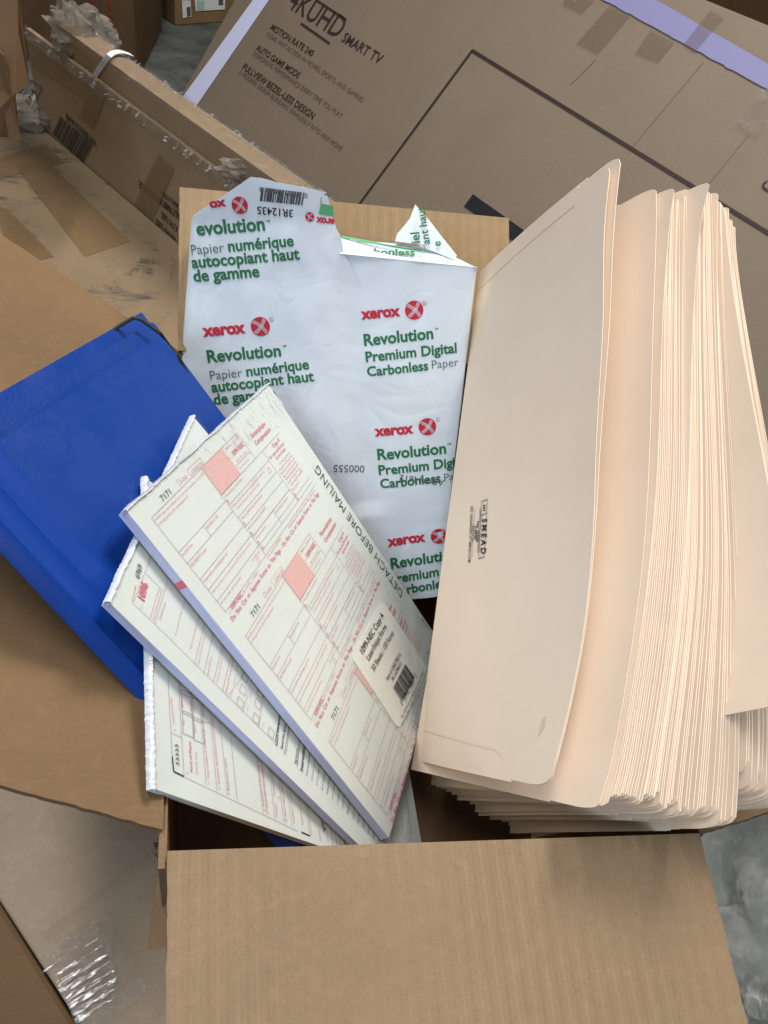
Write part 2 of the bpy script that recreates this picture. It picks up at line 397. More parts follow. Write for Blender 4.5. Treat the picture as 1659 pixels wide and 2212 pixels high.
# concrete
m = mat('concrete', (0.25, 0.26, 0.25), 0.6, 0.35); M['concrete'] = m
_t = nd(m, "ShaderNodeTexCoord").outputs["Object"]; P_ = m.node_tree.nodes["Principled BSDF"]
_c = mixc(m, ramp(m, noisen(m, _t, 9, 6, 0.65, 0.5), 0.35, 0.65), (0.06, 0.068, 0.064), (0.145, 0.155, 0.145))
_c = mixc(m, ramp(m, noisen(m, _t, 45, 5, 0.7), 0.58, 0.75, 0, 0.5), _c, (0.19, 0.205, 0.20))
_st = nd(m, "ShaderNodeMapping"); _st.inputs["Scale"].default_value = (1, 12, 1); _st.inputs["Rotation"].default_value = (0, 0, 0.5); lk(m, _t, _st.inputs["Vector"])
_c = mixc(m, ramp(m, noisen(m, _st.outputs[0], 6, 5, 0.7), 0.62, 0.68, 0, 0.3), _c, (0.2, 0.205, 0.2))
lk(m, _c, P_.inputs["Base Color"]); bump(m, noisen(m, _t, 120, 5), 0.2, 0.002)

# ------------------------------------------------------------------ setting
FLOOR = -0.62
b = MB(); b.face([(-9, -5, FLOOR), (9, -5, FLOOR), (9, 14, FLOOR), (-9, 14, FLOOR)], M['concrete'])
tag(b.build('floor'), None, None, kind='structure')

def carton(name, label, corners, h, m, group=None, down=True, cat='carton'):
    """closed carton from its four top corners (in order) going down by h"""
    c = [V(p) for p in corners]; base = sum(c, V()) / 4 - V((0, 0, h))
    t = thing(name, base, label, cat, group)
    b = MB(); b.slab(c, V((0, 0, -h)), m); b.build('board', t, bevel=0.004)
    return t

# carton underneath (its top shows at the lower left), z from the floor to the open carton's base
BASE = -0.285
c1, c2 = onz((0, 1929), BASE), onz((167, 2198), BASE)
d = (c2 - c1).normalized(); far = c1 - d * 0.55; near = c1 + d * 0.17
side = V((-d.y, d.x, 0)); side = side if side.x > 0 else -side
low = [near, V((0.292, -0.02, BASE)), V((0.292, 0.50, BASE)), V((far.x, 0.50, BASE))]
lowt = carton('taped_carton', 'greyish tan carton with shiny crinkled tape under the opened carton, lower left', low, BASE - FLOOR, M['lower_board'])
sh = Sheet(V((0, 0, BASE)), V((1, 0, 0)), V((0, 1, 0)), lambda u, v: (u, v, 0.0))
ts = Sheet(sh.O, sh.X, sh.Y, lambda u, v: (u, v, .10 * (v + .035) + .0011 * noise.noise(V((u * 260 + v * 120, v * 40 - u * 60, 0))) + .0006 * noise.noise(V((u * 700 + v * 300, v * 160, 1)))))
z5 = Z(.4085, 0, 1626.5)
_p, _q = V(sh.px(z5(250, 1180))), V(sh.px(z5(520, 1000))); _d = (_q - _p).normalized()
M['glare'] = streak_mat((-_d.y, _d.x, 0), (_d.x, _d.y, 0), 700, 110, .47, .56, .95, .55, .12, .12)  # glare on the tape painted as white streaks
b = MB(); rgl = random.Random(12)
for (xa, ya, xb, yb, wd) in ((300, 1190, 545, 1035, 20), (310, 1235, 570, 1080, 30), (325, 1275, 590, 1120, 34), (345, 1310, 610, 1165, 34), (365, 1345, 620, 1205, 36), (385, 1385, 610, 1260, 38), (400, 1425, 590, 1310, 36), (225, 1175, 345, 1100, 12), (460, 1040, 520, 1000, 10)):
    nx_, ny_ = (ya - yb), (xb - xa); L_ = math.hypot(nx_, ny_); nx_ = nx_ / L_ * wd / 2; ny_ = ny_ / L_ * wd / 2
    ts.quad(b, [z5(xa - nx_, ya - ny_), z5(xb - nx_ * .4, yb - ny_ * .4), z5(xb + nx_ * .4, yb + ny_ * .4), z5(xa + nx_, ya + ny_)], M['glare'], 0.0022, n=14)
b.build('film_painted_glints', lowt, smooth=True)
b = MB(); ts.quad(b, [(100, 2060), (232, 1975), (318, 2140), (185, 2270)], M['glint'], 0.001, n=160); b.build('packing_tape', lowt, smooth=True)
z5 = Z(.4085, 0, 1626.5)
b = MB(); ra, rb = V(sh.px(z5(835, 560))), V(sh.px(z5(250, 1010))); rn_ = (rb - ra).orthogonal().normalized()
def ridge(i, j):
    p = ra.lerp(rb, i) + rn_ * (j - .5) * .030; return sh.P(p.x, p.y, -.0005 + .0016 * (.5 - .5 * math.cos(j * 6.28318)))
b.grid(ridge, 20, 10, M['lower_board']); b.build('board_crease', lowt, smooth=True)

e1, e2 = onz((-40, 1880), BASE - .004), onz((170, 2215), BASE - .004)
ed = (e2 - e1).normalized(); es = V((-ed.y, ed.x, 0)); es = es if es.x < 0 else -es
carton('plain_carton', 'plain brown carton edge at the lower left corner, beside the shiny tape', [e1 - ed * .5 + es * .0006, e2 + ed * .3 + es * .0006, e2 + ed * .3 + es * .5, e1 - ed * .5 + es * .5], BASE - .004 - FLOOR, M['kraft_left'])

# ------------------------------------------------------------------ the open carton
FL, FR, BL, BR = (onz(p, 0) for p in ((356, 1838), (1512, 1801), (384, 757), (1102, 770)))
T = 0.004
ctr = (FL + FR + BL + BR) / 4
box = thing('open_carton', (ctr.x, ctr.y, BASE + 0.002), 'opened brown carton with folded out flaps, holding paper, forms and manila folders', 'carton')
def wall(name, a, c, inward, m):
    b = MB(); dz = V((0, 0, BASE + 0.003 - a.z))
    b.slab([a + V((0, 0, -.0035)), c + V((0, 0, -.0035)), c + dz, a + dz], inward * -T, m, M['kraft_edge']); return b.build(name, box)
wall('side_wall', FL, FR, V((0, 1, 0)), M['kraft_in']); wall('side_wall', BR, BL, V((0, -1, 0)), M['kraft_in'])
SAG = V((0, 0, -.022))
wall('side_wall', BL + SAG, FL + SAG, V((1, 0, 0)), M['kraft_in'])
wall('side_wall', FR, BR, V((-1, 0, 0)), M['kraft_in'])
b = MB(); b.slab([V((p.x, p.y, BASE + 0.006)) for p in (FL, FR, BR, BL)], V((0, 0, -0.003)), M['kraft_in']); b.build('bottom_panel', box)
def flap(name, h0, h1, o0, o1, m, n, jag=0.0003):
    """flap from hinge h0-h1 to outer edge o0-o1, slightly uneven cut edges"""
    b = MB(); N = 26; r = random.Random(len(name) + int(h0.x * 999))
    pts = []
    for k in range(N + 1): pts.append(h0.lerp(h1, k / N))
    for k in range(1, N): pts.append(h1.lerp(o1, k / N) + V((r.uniform(-1, 1), r.uniform(-1, 1), 0)) * jag)
    pts.append(o1)
    for k in range(1, N): pts.append(o1.lerp(o0, k / N))
    pts.append(o0)
    for k in range(1, N): pts.append(o0.lerp(h0, k / N) + V((r.uniform(-1, 1), r.uniform(-1, 1), 0)) * jag)
    b.slab(pts, n, m, M['kraft_edge']); return b.build(name, box)
# near flap, dropping about 18 degrees towards the viewer
a = math.radians(-18); nf = V((0, math.sin(-a), math.cos(a)))
nf = V((0, -math.sin(a) * -1, math.cos(a))); nf = V((0, math.sin(a), math.cos(a)))
fe = (FR - FL).normalized(); fo = V((fe.y, -fe.x, 0))
nf = (fo * math.cos(a) + V((0, 0, math.sin(a)))).cross(fe).normalized(); nf = nf if nf.z > 0 else -nf
f0, f1 = on((362, 1838), FL + V((0, -.001, .001)), nf), on((1511, 1800), FL + V((0, -.001, .001)), nf)
flap('flap', f0, f1, on((357, 2330), f0, nf), on((1645, 2330), f0, nf), M['kraft'], -nf * T)
# far flap leaning back
p0, p1 = on((383, 757), BL, V((0, 1, -1))), on((1104, 790), BL, V((0, 1, -1)))
a = math.radians(40); nb = V((1, 0, 0)).cross(V((0, math.cos(a), math.sin(a))))
nb = nb if nb.y < 0 else -nb
flap('flap', on((384, 757), BL, nb), on((1098, 790), BL, nb), on((388, 404), BL, nb), on((1100, 471), BL, nb), M['kraft_back'], -nb * T)
# left flap, raised
FLs = FL + SAG; a = math.radians(15); nl = V((math.sin(a), 0, math.cos(a)))
l0, l1 = on((352, 1792), FLs, nl), on((383, 756), FLs, nl)
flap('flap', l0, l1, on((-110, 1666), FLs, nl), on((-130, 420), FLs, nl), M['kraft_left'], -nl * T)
# right flap, mostly under the folders
a = math.radians(14); nr = V((-math.sin(a), 0, math.cos(a)))
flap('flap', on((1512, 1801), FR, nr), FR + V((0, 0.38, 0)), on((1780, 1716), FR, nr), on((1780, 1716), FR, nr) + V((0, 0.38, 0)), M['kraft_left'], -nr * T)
# narrow glued tab at the near left corner
b = MB(); q = [at((344, 1846), .41), at((361, 1846), .405), at((361, 2046), .425), at((319, 2053), .432)]
b.slab(q, V((0, 0.003, -0.001)), M['kraft_in'], M['kraft_edge']); b.build('corner_tab', box)
b = MB(); r = random.Random(5)
for k in range(7):
    c = at((345 + r.uniform(-6, 14), 1832 + r.uniform(-14, 16)), .40); s_ = 0.003
    b.face([c + V((r.uniform(-s_, s_), r.uniform(-s_, s_), r.uniform(-s_, s_))) for _ in range(4)], M['board_core'])
b.build('torn_corner', box)

# ------------------------------------------------------------------ form packs
AO = V((-0.0268, 0.1736, 0.0567)); AX = V((0.4168, 0.8764, -0.2412)).normalized(); AY = -V((0.6034, -0.4653, -0.6476)).normalized()
AN = AX.cross(AY).normalized()
IN = 0.0254
def abend(u, v):
    # the pack sags a little towards its lower right corner
    x = u / .2159; y = -v / .2794
    return u, v, -0.010 * max(0, x - 0.55) ** 2 * y * 4 * 0.6
def pack_body(t, S, W, H, th, m, me, name='form_stack'):
    b = MB()
    b.grid(lambda i, j: S.P(i * W, -j * H, 0), 14, 14, m)
    b.grid(lambda i, j: S.P(i * W, -j * H, -th), 4, 4, m)
    r = random.Random(3)
    for e in range(4):
        def fn(i, j, e=e):
            q = [(i * W, 0), (W, -i * H), ((1 - i) * W, -H), (0, -(1 - i) * H)][e]
            return S.P(q[0], q[1], -j * th)
        b.grid(fn, 14, 3, me)
    return b
def inch(x, y): return (x * IN, -y * IN)

A = Sheet(AO, AX, AY, abend)
packA = thing('form_pack', AO - AN * .02 + AY * -.14 + AX * .1, 'topmost shrink wrapped pack of red 1099-NEC forms with a white barcode label', 'form pack', 'shrink wrapped tax form packs')
b = pack_body(packA, A, .2159, .2794, .0068, M['form'], M['form_edge'])
def tx(S, b, s, x0, y, x1, m, bold=0.0, hs=1.0, y1=None):
    S.text(b, s, inch(x0, y), inch(x1, y if y1 is None else y1), m, bold * .45, hs * .85, px=False)
def ln(S, b, x0, y0, x1, y1, m=None, wd=0.00032):
    S.line(b, inch(x0, y0), inch(x1, y1), wd, m or M['form_line'], 0.0005, False, n=4)
for k in range(3):
    o = 3.66 * k
    R, K, L = M['form_red'], M['form_pink'], M['form_line']
    tx(A, b, '7171', 1.12, .42 + o, 1.55, M['ink'], -0.01, 1.1)
    A.box(b, 1.98 * IN, -(.26 + o) * IN, 2.08 * IN, -(.40 + o) * IN, .0003, K); tx(A, b, 'VOID', 2.12, .40 + o, 2.42, K, 0, 1.3)
    A.box(b, 2.56 * IN, -(.24 + o) * IN, 3.30 * IN, -(.41 + o) * IN, .0003, K); tx(A, b, 'CORRECTED', 2.68, .39 + o, 3.26, K, 0, 1.2)
    tx(A, b, "PAYER'S name, street address, city or town, state or province, country, ZIP", .52, .62 + o, 3.02, K, .006, 1.25)
    tx(A, b, 'or foreign postal code, and telephone no.', .52, .75 + o, 2.0, K, .006, 1.25)
    A.quad(b, [inch(3.1, 1.335 + o), inch(4.36, 1.335 + o), inch(4.36, .44 + o), inch(3.1, .44 + o)], M['form_fill'], .0003, False, 4)
    tx(A, b, 'OMB No. 1545-0116', 4.44, .58 + o, 5.32, K, 0.006, 1.2)
    tx(A, b, 'Form', 4.42, .84 + o, 4.56, K); tx(A, b, '1099-NEC', 4.60, .84 + o, 5.34, R, .035, 1.25)
    tx(A, b, '(Rev. April 2025)', 4.55, 1.03 + o, 5.25, K, .006, 1.1); ln(A, b, 4.38, 1.08 + o, 5.39, 1.08 + o)
    tx(A, b, 'For calendar year', 4.44, 1.22 + o, 5.1, K, .006, 1.1)
    tx(A, b, 'Nonemployee', 5.85, .86 + o, 6.95, R, .03, 1.2); tx(A, b, 'Compensation', 5.85, 1.10 + o, 7.0, R, .03, 1.2)
    ln(A, b, .47, .50 + o, 4.40, .44 + o); ln(A, b, .47, .50 + o, .46, 3.36 + o); ln(A, b, 3.08, .44 + o, 3.06, 3.36 + o)
    ln(A, b, 5.39, .44 + o, 5.39, 1.335 + o); ln(A, b, 3.08, 1.335 + o, 7.35, 1.335 + o); ln(A, b, 4.36, .44 + o, 5.39, .44 + o)
    for y, s1, x1 in ((1.52, "PAYER'S TIN", 1.0), (1.85, "RECIPIENT'S name", 1.3), (2.34, 'Street address (including apt. no.)', 1.85),
                      (2.67, 'City or town, state or province, country, and ZIP or foreign postal code', 2.85), (3.02, 'Account number (see instructions)', 1.7)):
        ln(A, b, .46, y + o, 3.06, y + o); tx(A, b, s1, .52, y + .14 + o, x1, K, .006, 1.25)
    ln(A, b, 1.75, 1.52 + o, 1.75, 1.85 + o); tx(A, b, "RECIPIENT'S TIN", 1.80, 1.66 + o, 2.45, K, .006, 1.25)
    tx(A, b, '2nd TIN not.', 2.45, 3.16 + o, 2.95, K, 0, 1.2); A.box(b, 2.62 * IN, -(3.2 + o) * IN, 2.74 * IN, -(3.32 + o) * IN, .0003, K)
    for y, s1, x1 in ((1.335, '1 Nonemployee compensation', 4.3), (1.67, '2 Payer made direct sales totaling $5,000 or more of', 5.35), (2.08, '3 Excess golden parachute payments', 4.6),
                      (2.40, '4 Federal income tax withheld', 4.35), (2.74, '5 State tax withheld', 3.85), (2.74, '6 State/Payer\'s state no.', 0)):
        if x1: tx(A, b, s1, 3.14, y + .13 + o, x1, K, .006, 1.2)
        ln(A, b, 3.06, y + o, 5.92, y + o)
    tx(A, b, 'consumer products to recipient for resale', 3.24, 1.92 + o, 4.8, K, .006, 1.2)
    A.box(b, 5.55 * IN, -(1.80 + o) * IN, 5.70 * IN, -(1.95 + o) * IN, .0003, K)
    for y in (1.62, 2.36, 2.70, 3.02, 3.2): tx(A, b, '$', 3.11, y + o, 3.18, K, .01, 1.2)
    ln(A, b, 4.55, 2.74 + o, 4.55, 3.20 + o); tx(A, b, "6 State/Payer's state no.", 4.6, 2.87 + o, 5.6, K, .006, 1.2)
    tx(A, b, '7 State income', 5.97, 2.87 + o, 6.6, K, .006, 1.2); tx(A, b, '$', 5.97, 3.02 + o, 6.04, K, .01, 1.2); tx(A, b, '$', 5.97, 3.18 + o, 6.04, K, .01, 1.2)
    ln(A, b, 3.06, 3.04 + o, 7.35, 3.04 + o); ln(A, b, 3.06, 3.2 + o, 7.35, 3.2 + o)
    ln(A, b, 5.92, 1.335 + o, 5.92, 3.2 + o)
    tx(A, b, 'Copy A', 6.55, 1.53 + o, 7.1, R, .02, 1.2)
    tx(A, b, 'For Internal Revenue', 6.02, 1.70 + o, 7.2, R, .012, 1.2); tx(A, b, 'Service Center', 6.3, 1.85 + o, 7.1, R, .012, 1.2)
    for q, s1 in enumerate(('For filing information,', 'Privacy Act, and Paperwork', 'Reduction Act Notice, see', 'the current version of the', 'General Instructions for', 'Certain Information Returns.')):
        tx(A, b, s1, 6.05 + (.25 if q in (0,) else 0), 2.03 + .115 * q + o, 7.2, K, .012, 1.1)
    tx(A, b, 'www.irs.gov/Form1099', 6.1, 2.73 + o, 7.2, K, .01, 1.1)
    ln(A, b, .46, 3.36 + o, 7.35, 3.36 + o)
    tx(A, b, 'Form', .5, 3.48 + o, .66, K); tx(A, b, '1099-NEC', .70, 3.48 + o, 1.35, R, .03, 1.3); tx(A, b, '(Rev. 4-2025)   41-0852411', 1.4, 3.47 + o, 2.4, K, 0, 1.2)
    tx(A, b, 'www.irs.gov/Form1099NEC', 3.0, 3.46 + o, 4.1, K, 0, 1.2); tx(A, b, 'Department of the Treasury - Internal Revenue Service', 4.7, 3.47 + o, 7.1, K, .006, 1.25)
    tx(A, b, 'Do  Not  Cut  or  Separate  Forms  on  This  Page  -  Do  Not  Cut  or  Separate  Forms  on  This  Page', .46, 3.66 + o, 7.2, R, .022, 1.25)
A.text(b, 'DETACH BEFORE MAILING', inch(8.22, 8.46), inch(8.22, 3.02), M['ink'], -0.008, 1.25, px=False)
ln(A, b, 8.0, .0, 8.0, 11, M['form'], .0002)
A.text(b, 'LNECFED', inch(8.35, 10.3), inch(8.35, 9.75), M['ink'], 0, 1, px=False)
# red register tick on the paper edge
def lft(y, w): return A.P(-.00015, -y * IN, w)
b.face([lft(2.02, 0.0002), lft(2.02, -.0066), lft(2.22, -.0066), lft(2.22, 0.0002)], M['form_red'])
stackA = b.build('form_stack', packA, smooth=False)
# label
b = MB(); z6 = Z(400 / 1659 * .6777, 1050 * .6777, 1880 * .6777)
lq = [A.px(z6(*p)) for p in ((905, 1850), (1335, 1085), (700, 140), (272, 880))]   # bottom-left, bottom-right, top-right, top-left
def lmap(i, j): return (lerp(lerp(lq[0][0], lq[1][0], i), lerp(lq[3][0], lq[2][0], i), j), lerp(lerp(lq[0][1], lq[1][1], i), lerp(lq[3][1], lq[2][1], i), j))
pts = []
for (ci, cj, a0) in ((.93, .93, 0), (.07, .93, 90), (.07, .07, 180), (.93, .07, 270)):
    for k in range(7):
        t_ = math.radians(a0 + 15 * k); pts.append((ci + .07 * math.cos(t_), cj + .07 * math.sin(t_)))
top = [A.P(*lmap(*p), .0011) for p in pts]
b.slab(top, -AN * .0008, M['label'])
def lt(s, a, c, bold=0.0, hs=1.0): A.text(b, s, z6(*a), z6(*c), M['ink'], bold, hs, .0015)
lt('1099-NEC Copy A', (425, 868), (712, 352), .006, 1.0); lt('Laser/Inkjet Forms', (505, 950), (748, 500), .004, 1.1); lt('50 Sheets / 150 Forms', (572, 1092), (842, 590), .004, 1.1)
lt('Item # LNECFED16', (755, 1212), (935, 870), .004, 1.1); lt('SKU #2986512', (822, 1222), (942, 985), .004, 1.1)
A.barcode(b, [z6(945, 1490), z6(1110, 1165), z6(985, 985), z6(822, 1300)], M['ink'], 32, .0015)
lt('0   25932  10067   5', (945, 1545), (1140, 1150), 0, 1.1)
lt('2021 TOPS Products LLC, 1001 Main Rd, Covington, TN 38019', (942, 1710), (1240, 1095), .004, 1.0)
lt('Made in USA. TOPS is a trademark of TOPS Products LLC. www.tops-products.com', (945, 1800), (1292, 1070), .006, 1.1)
b.build('barcode_label', stackA)
def crinkle(S, W, H, seed, amp=.0011, base=.0012):
    def fn(i, j):
        u = -0.0012 + i * (W + .0024); v = .0012 - j * (H + .0024)
        e = max(0, 1 - min(i, j * 1.6, 1 - i + .05, (1 - j) * 2) * 9)
        n = noise.noise(V((u * 130, v * 60, seed))) * .6 + noise.noise(V((u * 300 + 5, v * 180, seed))) * .4
        return S.P(u, v, base + amp * e * (n + .2))
    return fn
b = MB(); b.grid(crinkle(A, .2159, .2794, 1), 60, 70, M['film']); b.build('shrink_wrap', packA, smooth=True)

def affine(off, tl, tr, bl, W, H):
    O = AO - AN * off
    a, c, d = (on(p, O, AN) for p in (tl, tr, bl))
    return Sheet(a, (c - a) / W, (a - d).normalized() * 1.0), (a - d).length
# second pack: 1096
O_ = AO - AN * .0095
W_, H_ = .2159, .2794
def mk(off, tl, tr, blp, yl):
    O = AO - AN * off; a, c, d = (on(p, O, AN) for p in (tl, tr, blp))
    return Sheet(a, (c - a) / W_, (a - d).normalized() * (yl / H_))
Bs = mk(.0095, (235, 1300), (418, 900), (772, 1822), .262)
packB = thing('form_pack', Bs.P(.1, -.14, -.02), 'shrink wrapped pack of 1096 forms, middle one of the fan', 'form pack', 'shrink wrapped tax form packs')
b = pack_body(packB, Bs, W_, H_, .0062, M['form'], M['form_edge'])
zc = Z(600 / 1397 * .6777, 350 * .6777, 1750 * .6777); z2 = Z(600 / 1659 * .6777, 800 * .6777, 2200 * .6777)
def wr(S, b, z, s, a, c, m, bold=0.0, hs=1.0): S.text(b, s, z(*a), z(*c), m, bold * .6, hs * .66, .0006)
def wl(S, b, z, a, c, m=None, wd=.0003): S.line(b, z(*a), z(*c), wd, m or M['form_line'], .0005)
R, K, I = M['form_red'], M['form_pink'], M['ink']
for s_, a, c, m_, bo, hs in (('Do Not Staple', (168, 390), (192, 275), R, .01, 1.2), ('6969', (215, 228), (240, 135), I, 0, 1.5), ('Form', (232, 450), (240, 405), K, 0, 1),
        ('1096', (252, 392), (280, 268), R, .05, 1.5), ('Department of the Treasury', (300, 515), (368, 290), K, .01, 1.2), ('Internal Revenue Service', (325, 530), (385, 310), K, .01, 1.2),
        ("FILER'S name", (375, 530), (412, 398), K, .01, 1.2), ('Street address (including room or suite number)', (488, 640), (570, 300), K, .01, 1.2),
        ('City or town, state or province, country', (600, 745), (682, 400), K, .01, 1.2), ('Name of person to contact', (655, 865), (707, 620), K, .01, 1.2),
        ('Email address', (730, 935), (752, 800), K, .01, 1.2), ('1 Employer identification number', (798, 995), (845, 730), K, .01, 1.2),
        ('6 Enter an "X" in only one box below', (862, 1075), (925, 770), R, .012, 1.2), ('W-2G', (900, 1100), (910, 1050), K, .01, 1.1), ('1097-BTC', (920, 1005), (935, 935), K, .01, 1.1), ('1098', (935, 905), (942, 870), K, .01, 1.1),
        ('1098-C', (1020, 1205), (1030, 1160), K, .01, 1.1), ('1098-E', (1040, 1110), (1055, 1040), K, .01, 1.1), ('1099-SA', (1130, 1330), (1140, 1290), K, .01, 1.1)):
    wr(Bs, b, zc, s_, a, c, m_, bo, hs)
for a, c in (((170, 405), (312, 25)), ((170, 405), (330, 555)), ((330, 555), (440, 190)), ((260, 180), (395, 310)), ((330, 555), (1222, 1437)), ((625, 857), (705, 525)),
             ((695, 922), (768, 600)), ((765, 990), (838, 685)), ((832, 1060), (905, 745)), ((868, 1095), (1010, 905)), ((985, 1212), (1050, 955)), ((1100, 1325), (1140, 1075)), ((1222, 1437), (1270, 1210)),
             ((560, 345), (575, 280)), ((660, 480), (680, 400))):
    wl(Bs, b, zc, a, c)
for c in ((965, 1140), (985, 1045), (1000, 948), (1082, 1258), (1097, 1150), (1110, 1068), (1195, 1365)):
    q = Bs.px(zc(*c)); Bs.box(b, q[0] - .0032, q[1] - .0028, q[0] + .0032, q[1] + .0028, .0004, M['form_line'])
for s_, a, c, bo, hs in (('Return this entire page to the', (1240, 1465), (1275, 1100), .03, 1.3), ('Send this form, with the', (1278, 1490), (1320, 1190), .03, 1.3)):
    wr(Bs, b, zc, s_, a, c, I, bo, hs)
wl(Bs, b, zc, (1290, 1530), (1330, 1290), I); wl(Bs, b, zc, (1225, 1430), (1262, 1205), I, .0006)
wr(Bs, b, z2, 'Under penalties of perjury', (305, 570), (340, 330), M['ink_grey'], 0, 1.2)
wr(Bs, b, z2, 'Signature', (393, 655), (408, 520), I, .01, 1.3); wl(Bs, b, z2, (405, 670), (425, 420), I, .0005)
wr(Bs, b, z2, 'Instructions', (452, 720), (475, 470), I, .035, 1.3)
rr = random.Random(4)
para = ('Future developments. For the latest', 'information about developments related', 'to Form 1096, such as legislation,', 'go to www.irs.gov/Form1096', 'Caution: You must file information', 'returns electronically if you have ten', 'or more returns in total to file', 'with the filing instructions below', 'Purpose of form. Use this form to', 'transmit paper forms to the service', 'Who must file. Any person or entity', 'who files any form shown in line 6', 'above must file this form to send', 'Caution: Your name and number must', 'match the name and number used on')
for k, s_ in enumerate(para):
    t_ = k / (len(para) - 1); x0, y0 = lerp(490, 1120, t_), lerp(755, 1350, t_)
    wr(Bs, b, z2, s_, (x0, y0), (x0 + 45, y0 - 330), I if k in (0, 4, 8, 10, 13) else M['ink_grey'], .02 if k in (0, 4, 8, 10, 13) else .006, 1.3)
b.build('form_stack', packB)
b = MB(); b.grid(crinkle(Bs, W_, H_, 4), 50, 50, M['film']); b.build('shrink_wrap', packB, smooth=True)
# third pack: W-3
Cs = mk(.019, (331, 1703), (316, 1034), (680, 1824), .262)
packC = thing('form_pack', Cs.P(.1, -.14, -.02), 'lowest shrink wrapped pack of W-3 forms with 33333 in its corner box', 'form pack', 'shrink wrapped tax form packs')
b = pack_body(packC, Cs, W_, H_, .0055, M['form'], M['form'])
for s_, a, c, m_, bo, hs in (('33333', (512, 1612), (505, 1455), I, 0, 1.0), ('a    Control number', (480, 1350), (455, 1100), R, .01, 1.0), ('b', (575, 1668), (572, 1655), R, .01, 1),
        ('Kind of Payer', (610, 1655), (597, 1425), R, .03, 1.1), ('(Check one)', (648, 1672), (638, 1510), R, .005, 1.0), ('941', (552, 1303), (548, 1270), R, .01, 1), ('Military', (540, 1180), (533, 1090), R, .01, 1),
        ('943', (530, 990), (522, 962), R, .01, 1), ('CT-1', (640, 1360), (630, 1303), R, .01, 1), ('Hshld.', (605, 1200), (597, 1130), R, .01, 1), ('emp.', (628, 1210), (622, 1160), R, .01, 1), ('Medicare', (600, 1075), (588, 990), R, .01, 1),
        ('c  Total number of Forms W-2', (737, 1742), (698, 1340), R, .012, 1.1), ('d Establishment number', (695, 1242), (665, 1000), R, .012, 1.1), ('e  Employer identification number (EIN)', (815, 1782), (762, 1262), R, .012, 1.1),
        ("f  Employer's name", (888, 1822), (858, 1555), R, .012, 1.1), ("g  Employer's address and ZIP code", (1148, 1945), (1085, 1480), R, .012, 1.1), ('h  Other EIN used this year', (1175, 1962), (1128, 1605), R, .012, 1.1),
        ("15 State       Employer's state ID number", (1243, 1985), (1180, 1500), R, .012, 1.1), ('16 State wages, tips, etc.', (1310, 2025), (1268, 1700), R, .012, 1.1), ("Employer's contact person", (1368, 2030), (1325, 1720), R, .01, 1.1)):
    wr(Cs, b, zc, s_, a, c, m_, bo, hs)
for a, c, wd in (((470, 1650), (546, 1688), .0009), ((470, 1650), (460, 1540), .0009), ((460, 1540), (422, 840), .0003), ((548, 1690), (498, 880), .0003), ((455, 1365), (532, 1400), .0003), ((548, 1690), (1395, 2095), .0003),
             ((712, 1755), (660, 1060), .0003), ((792, 1795), (732, 1120), .0003), ((870, 1830), (806, 1200), .0003), ((943, 1865), (878, 1250), .0003), ((672, 1275), (742, 1295), .0003),
             ((1135, 1960), (1080, 1500), .0003), ((1165, 1970), (1115, 1560), .0003), ((1225, 2005), (1170, 1560), .0003), ((1290, 2030), (1240, 1640), .0003), ((1350, 2055), (1300, 1680), .0003), ((1240, 1840), (1265, 1850), .0003)):
    wl(Cs, b, zc, a, c, M['form_line'] if wd < .0005 else M['ink'], wd)
for c in ((580, 1300), (570, 1147), (556, 1005), (655, 1345), (645, 1195)):
    q = Cs.px(zc(*c)); Cs.box(b, q[0] - .0075, q[1] - .0045, q[0] + .0075, q[1] + .0045, .0004, M['form_line'])
wr(Cs, b, z2, "Employer's fax number", (455, 1185), (410, 900), R, .01, 1.1)
wr(Cs, b, z2, 'Under penalties of perjury, I declare', (535, 1290), (480, 900), R, .01, 1.1); wl(Cs, b, z2, (515, 1285), (470, 950)); wl(Cs, b, z2, (440, 1250), (517, 1285), I, .0008)
wr(Cs, b, z2, 'Signature', (610, 1330), (598, 1230), R, .01, 1.1)
wr(Cs, b, z2, 'W-3', (658, 1245), (610, 1088), I, .04, 1.0)
for k, s_ in enumerate(('Transmittal of Wage and Tax', 'Send this entire page with the', 'entire Copy A page of Form(s)', 'do not send any payment', 'Administration')):
    wr(Cs, b, z2, s_, (680 + 40 * k, 1340 + 28 * k), (640 + 40 * k, 1100 + 28 * k), M['form_red'] if k == 0 else I, .02, 1.2)
wr(Cs, b, z2, 'For Privacy Act and Paperwork Reduction Act Notice', (1412, 1272), (1335, 700), I, .012, 1.0)
wr(Cs, b, z2, 'Cat. No. 10159Y', (1352, 1320), (1332, 1180), I, .008, 1.0)
b.build('form_stack', packC)
b = MB(); b.grid(crinkle(Cs, W_, H_, 9, .0025), 60, 60, M['film']); b.build('shrink_wrap', packC, smooth=True)
def filmedge(S, W, wd, seed, parent, amp, up, th):
    # loose folds of film gathered along a pack's upper edge
    b = MB()
    def fn(i, j):
        a = j * 3.1416
        n = noise.noise(V((i * 60, j * 3, seed))) * .5 + noise.noise(V((i * 150, j * 6, seed + 3))) * .7
        r_ = wd * (1 + .5 * n); return S.P(-.001 + i * (W + .002), up + math.cos(a) * r_ * .8 + amp * noise.noise(V((i * 12, seed, 1))), -th * .5 + math.sin(a) * (th * .5 + .0016 + .001 * n) - (th * .0 if a < 1.57 else 0))
    b.grid(fn, 260, 8, M['film_white']); b.build('gathered_film', parent, smooth=True)
filmedge(Cs, W_, .0030, 2.0, packC, .0012, .000, .0055)
filmedge(Bs, W_, .0020, 5.0, packB, .0008, .000, .0062)
filmedge(A, .2159, .0012, 7.0, packA, .0006, .000, .0068)
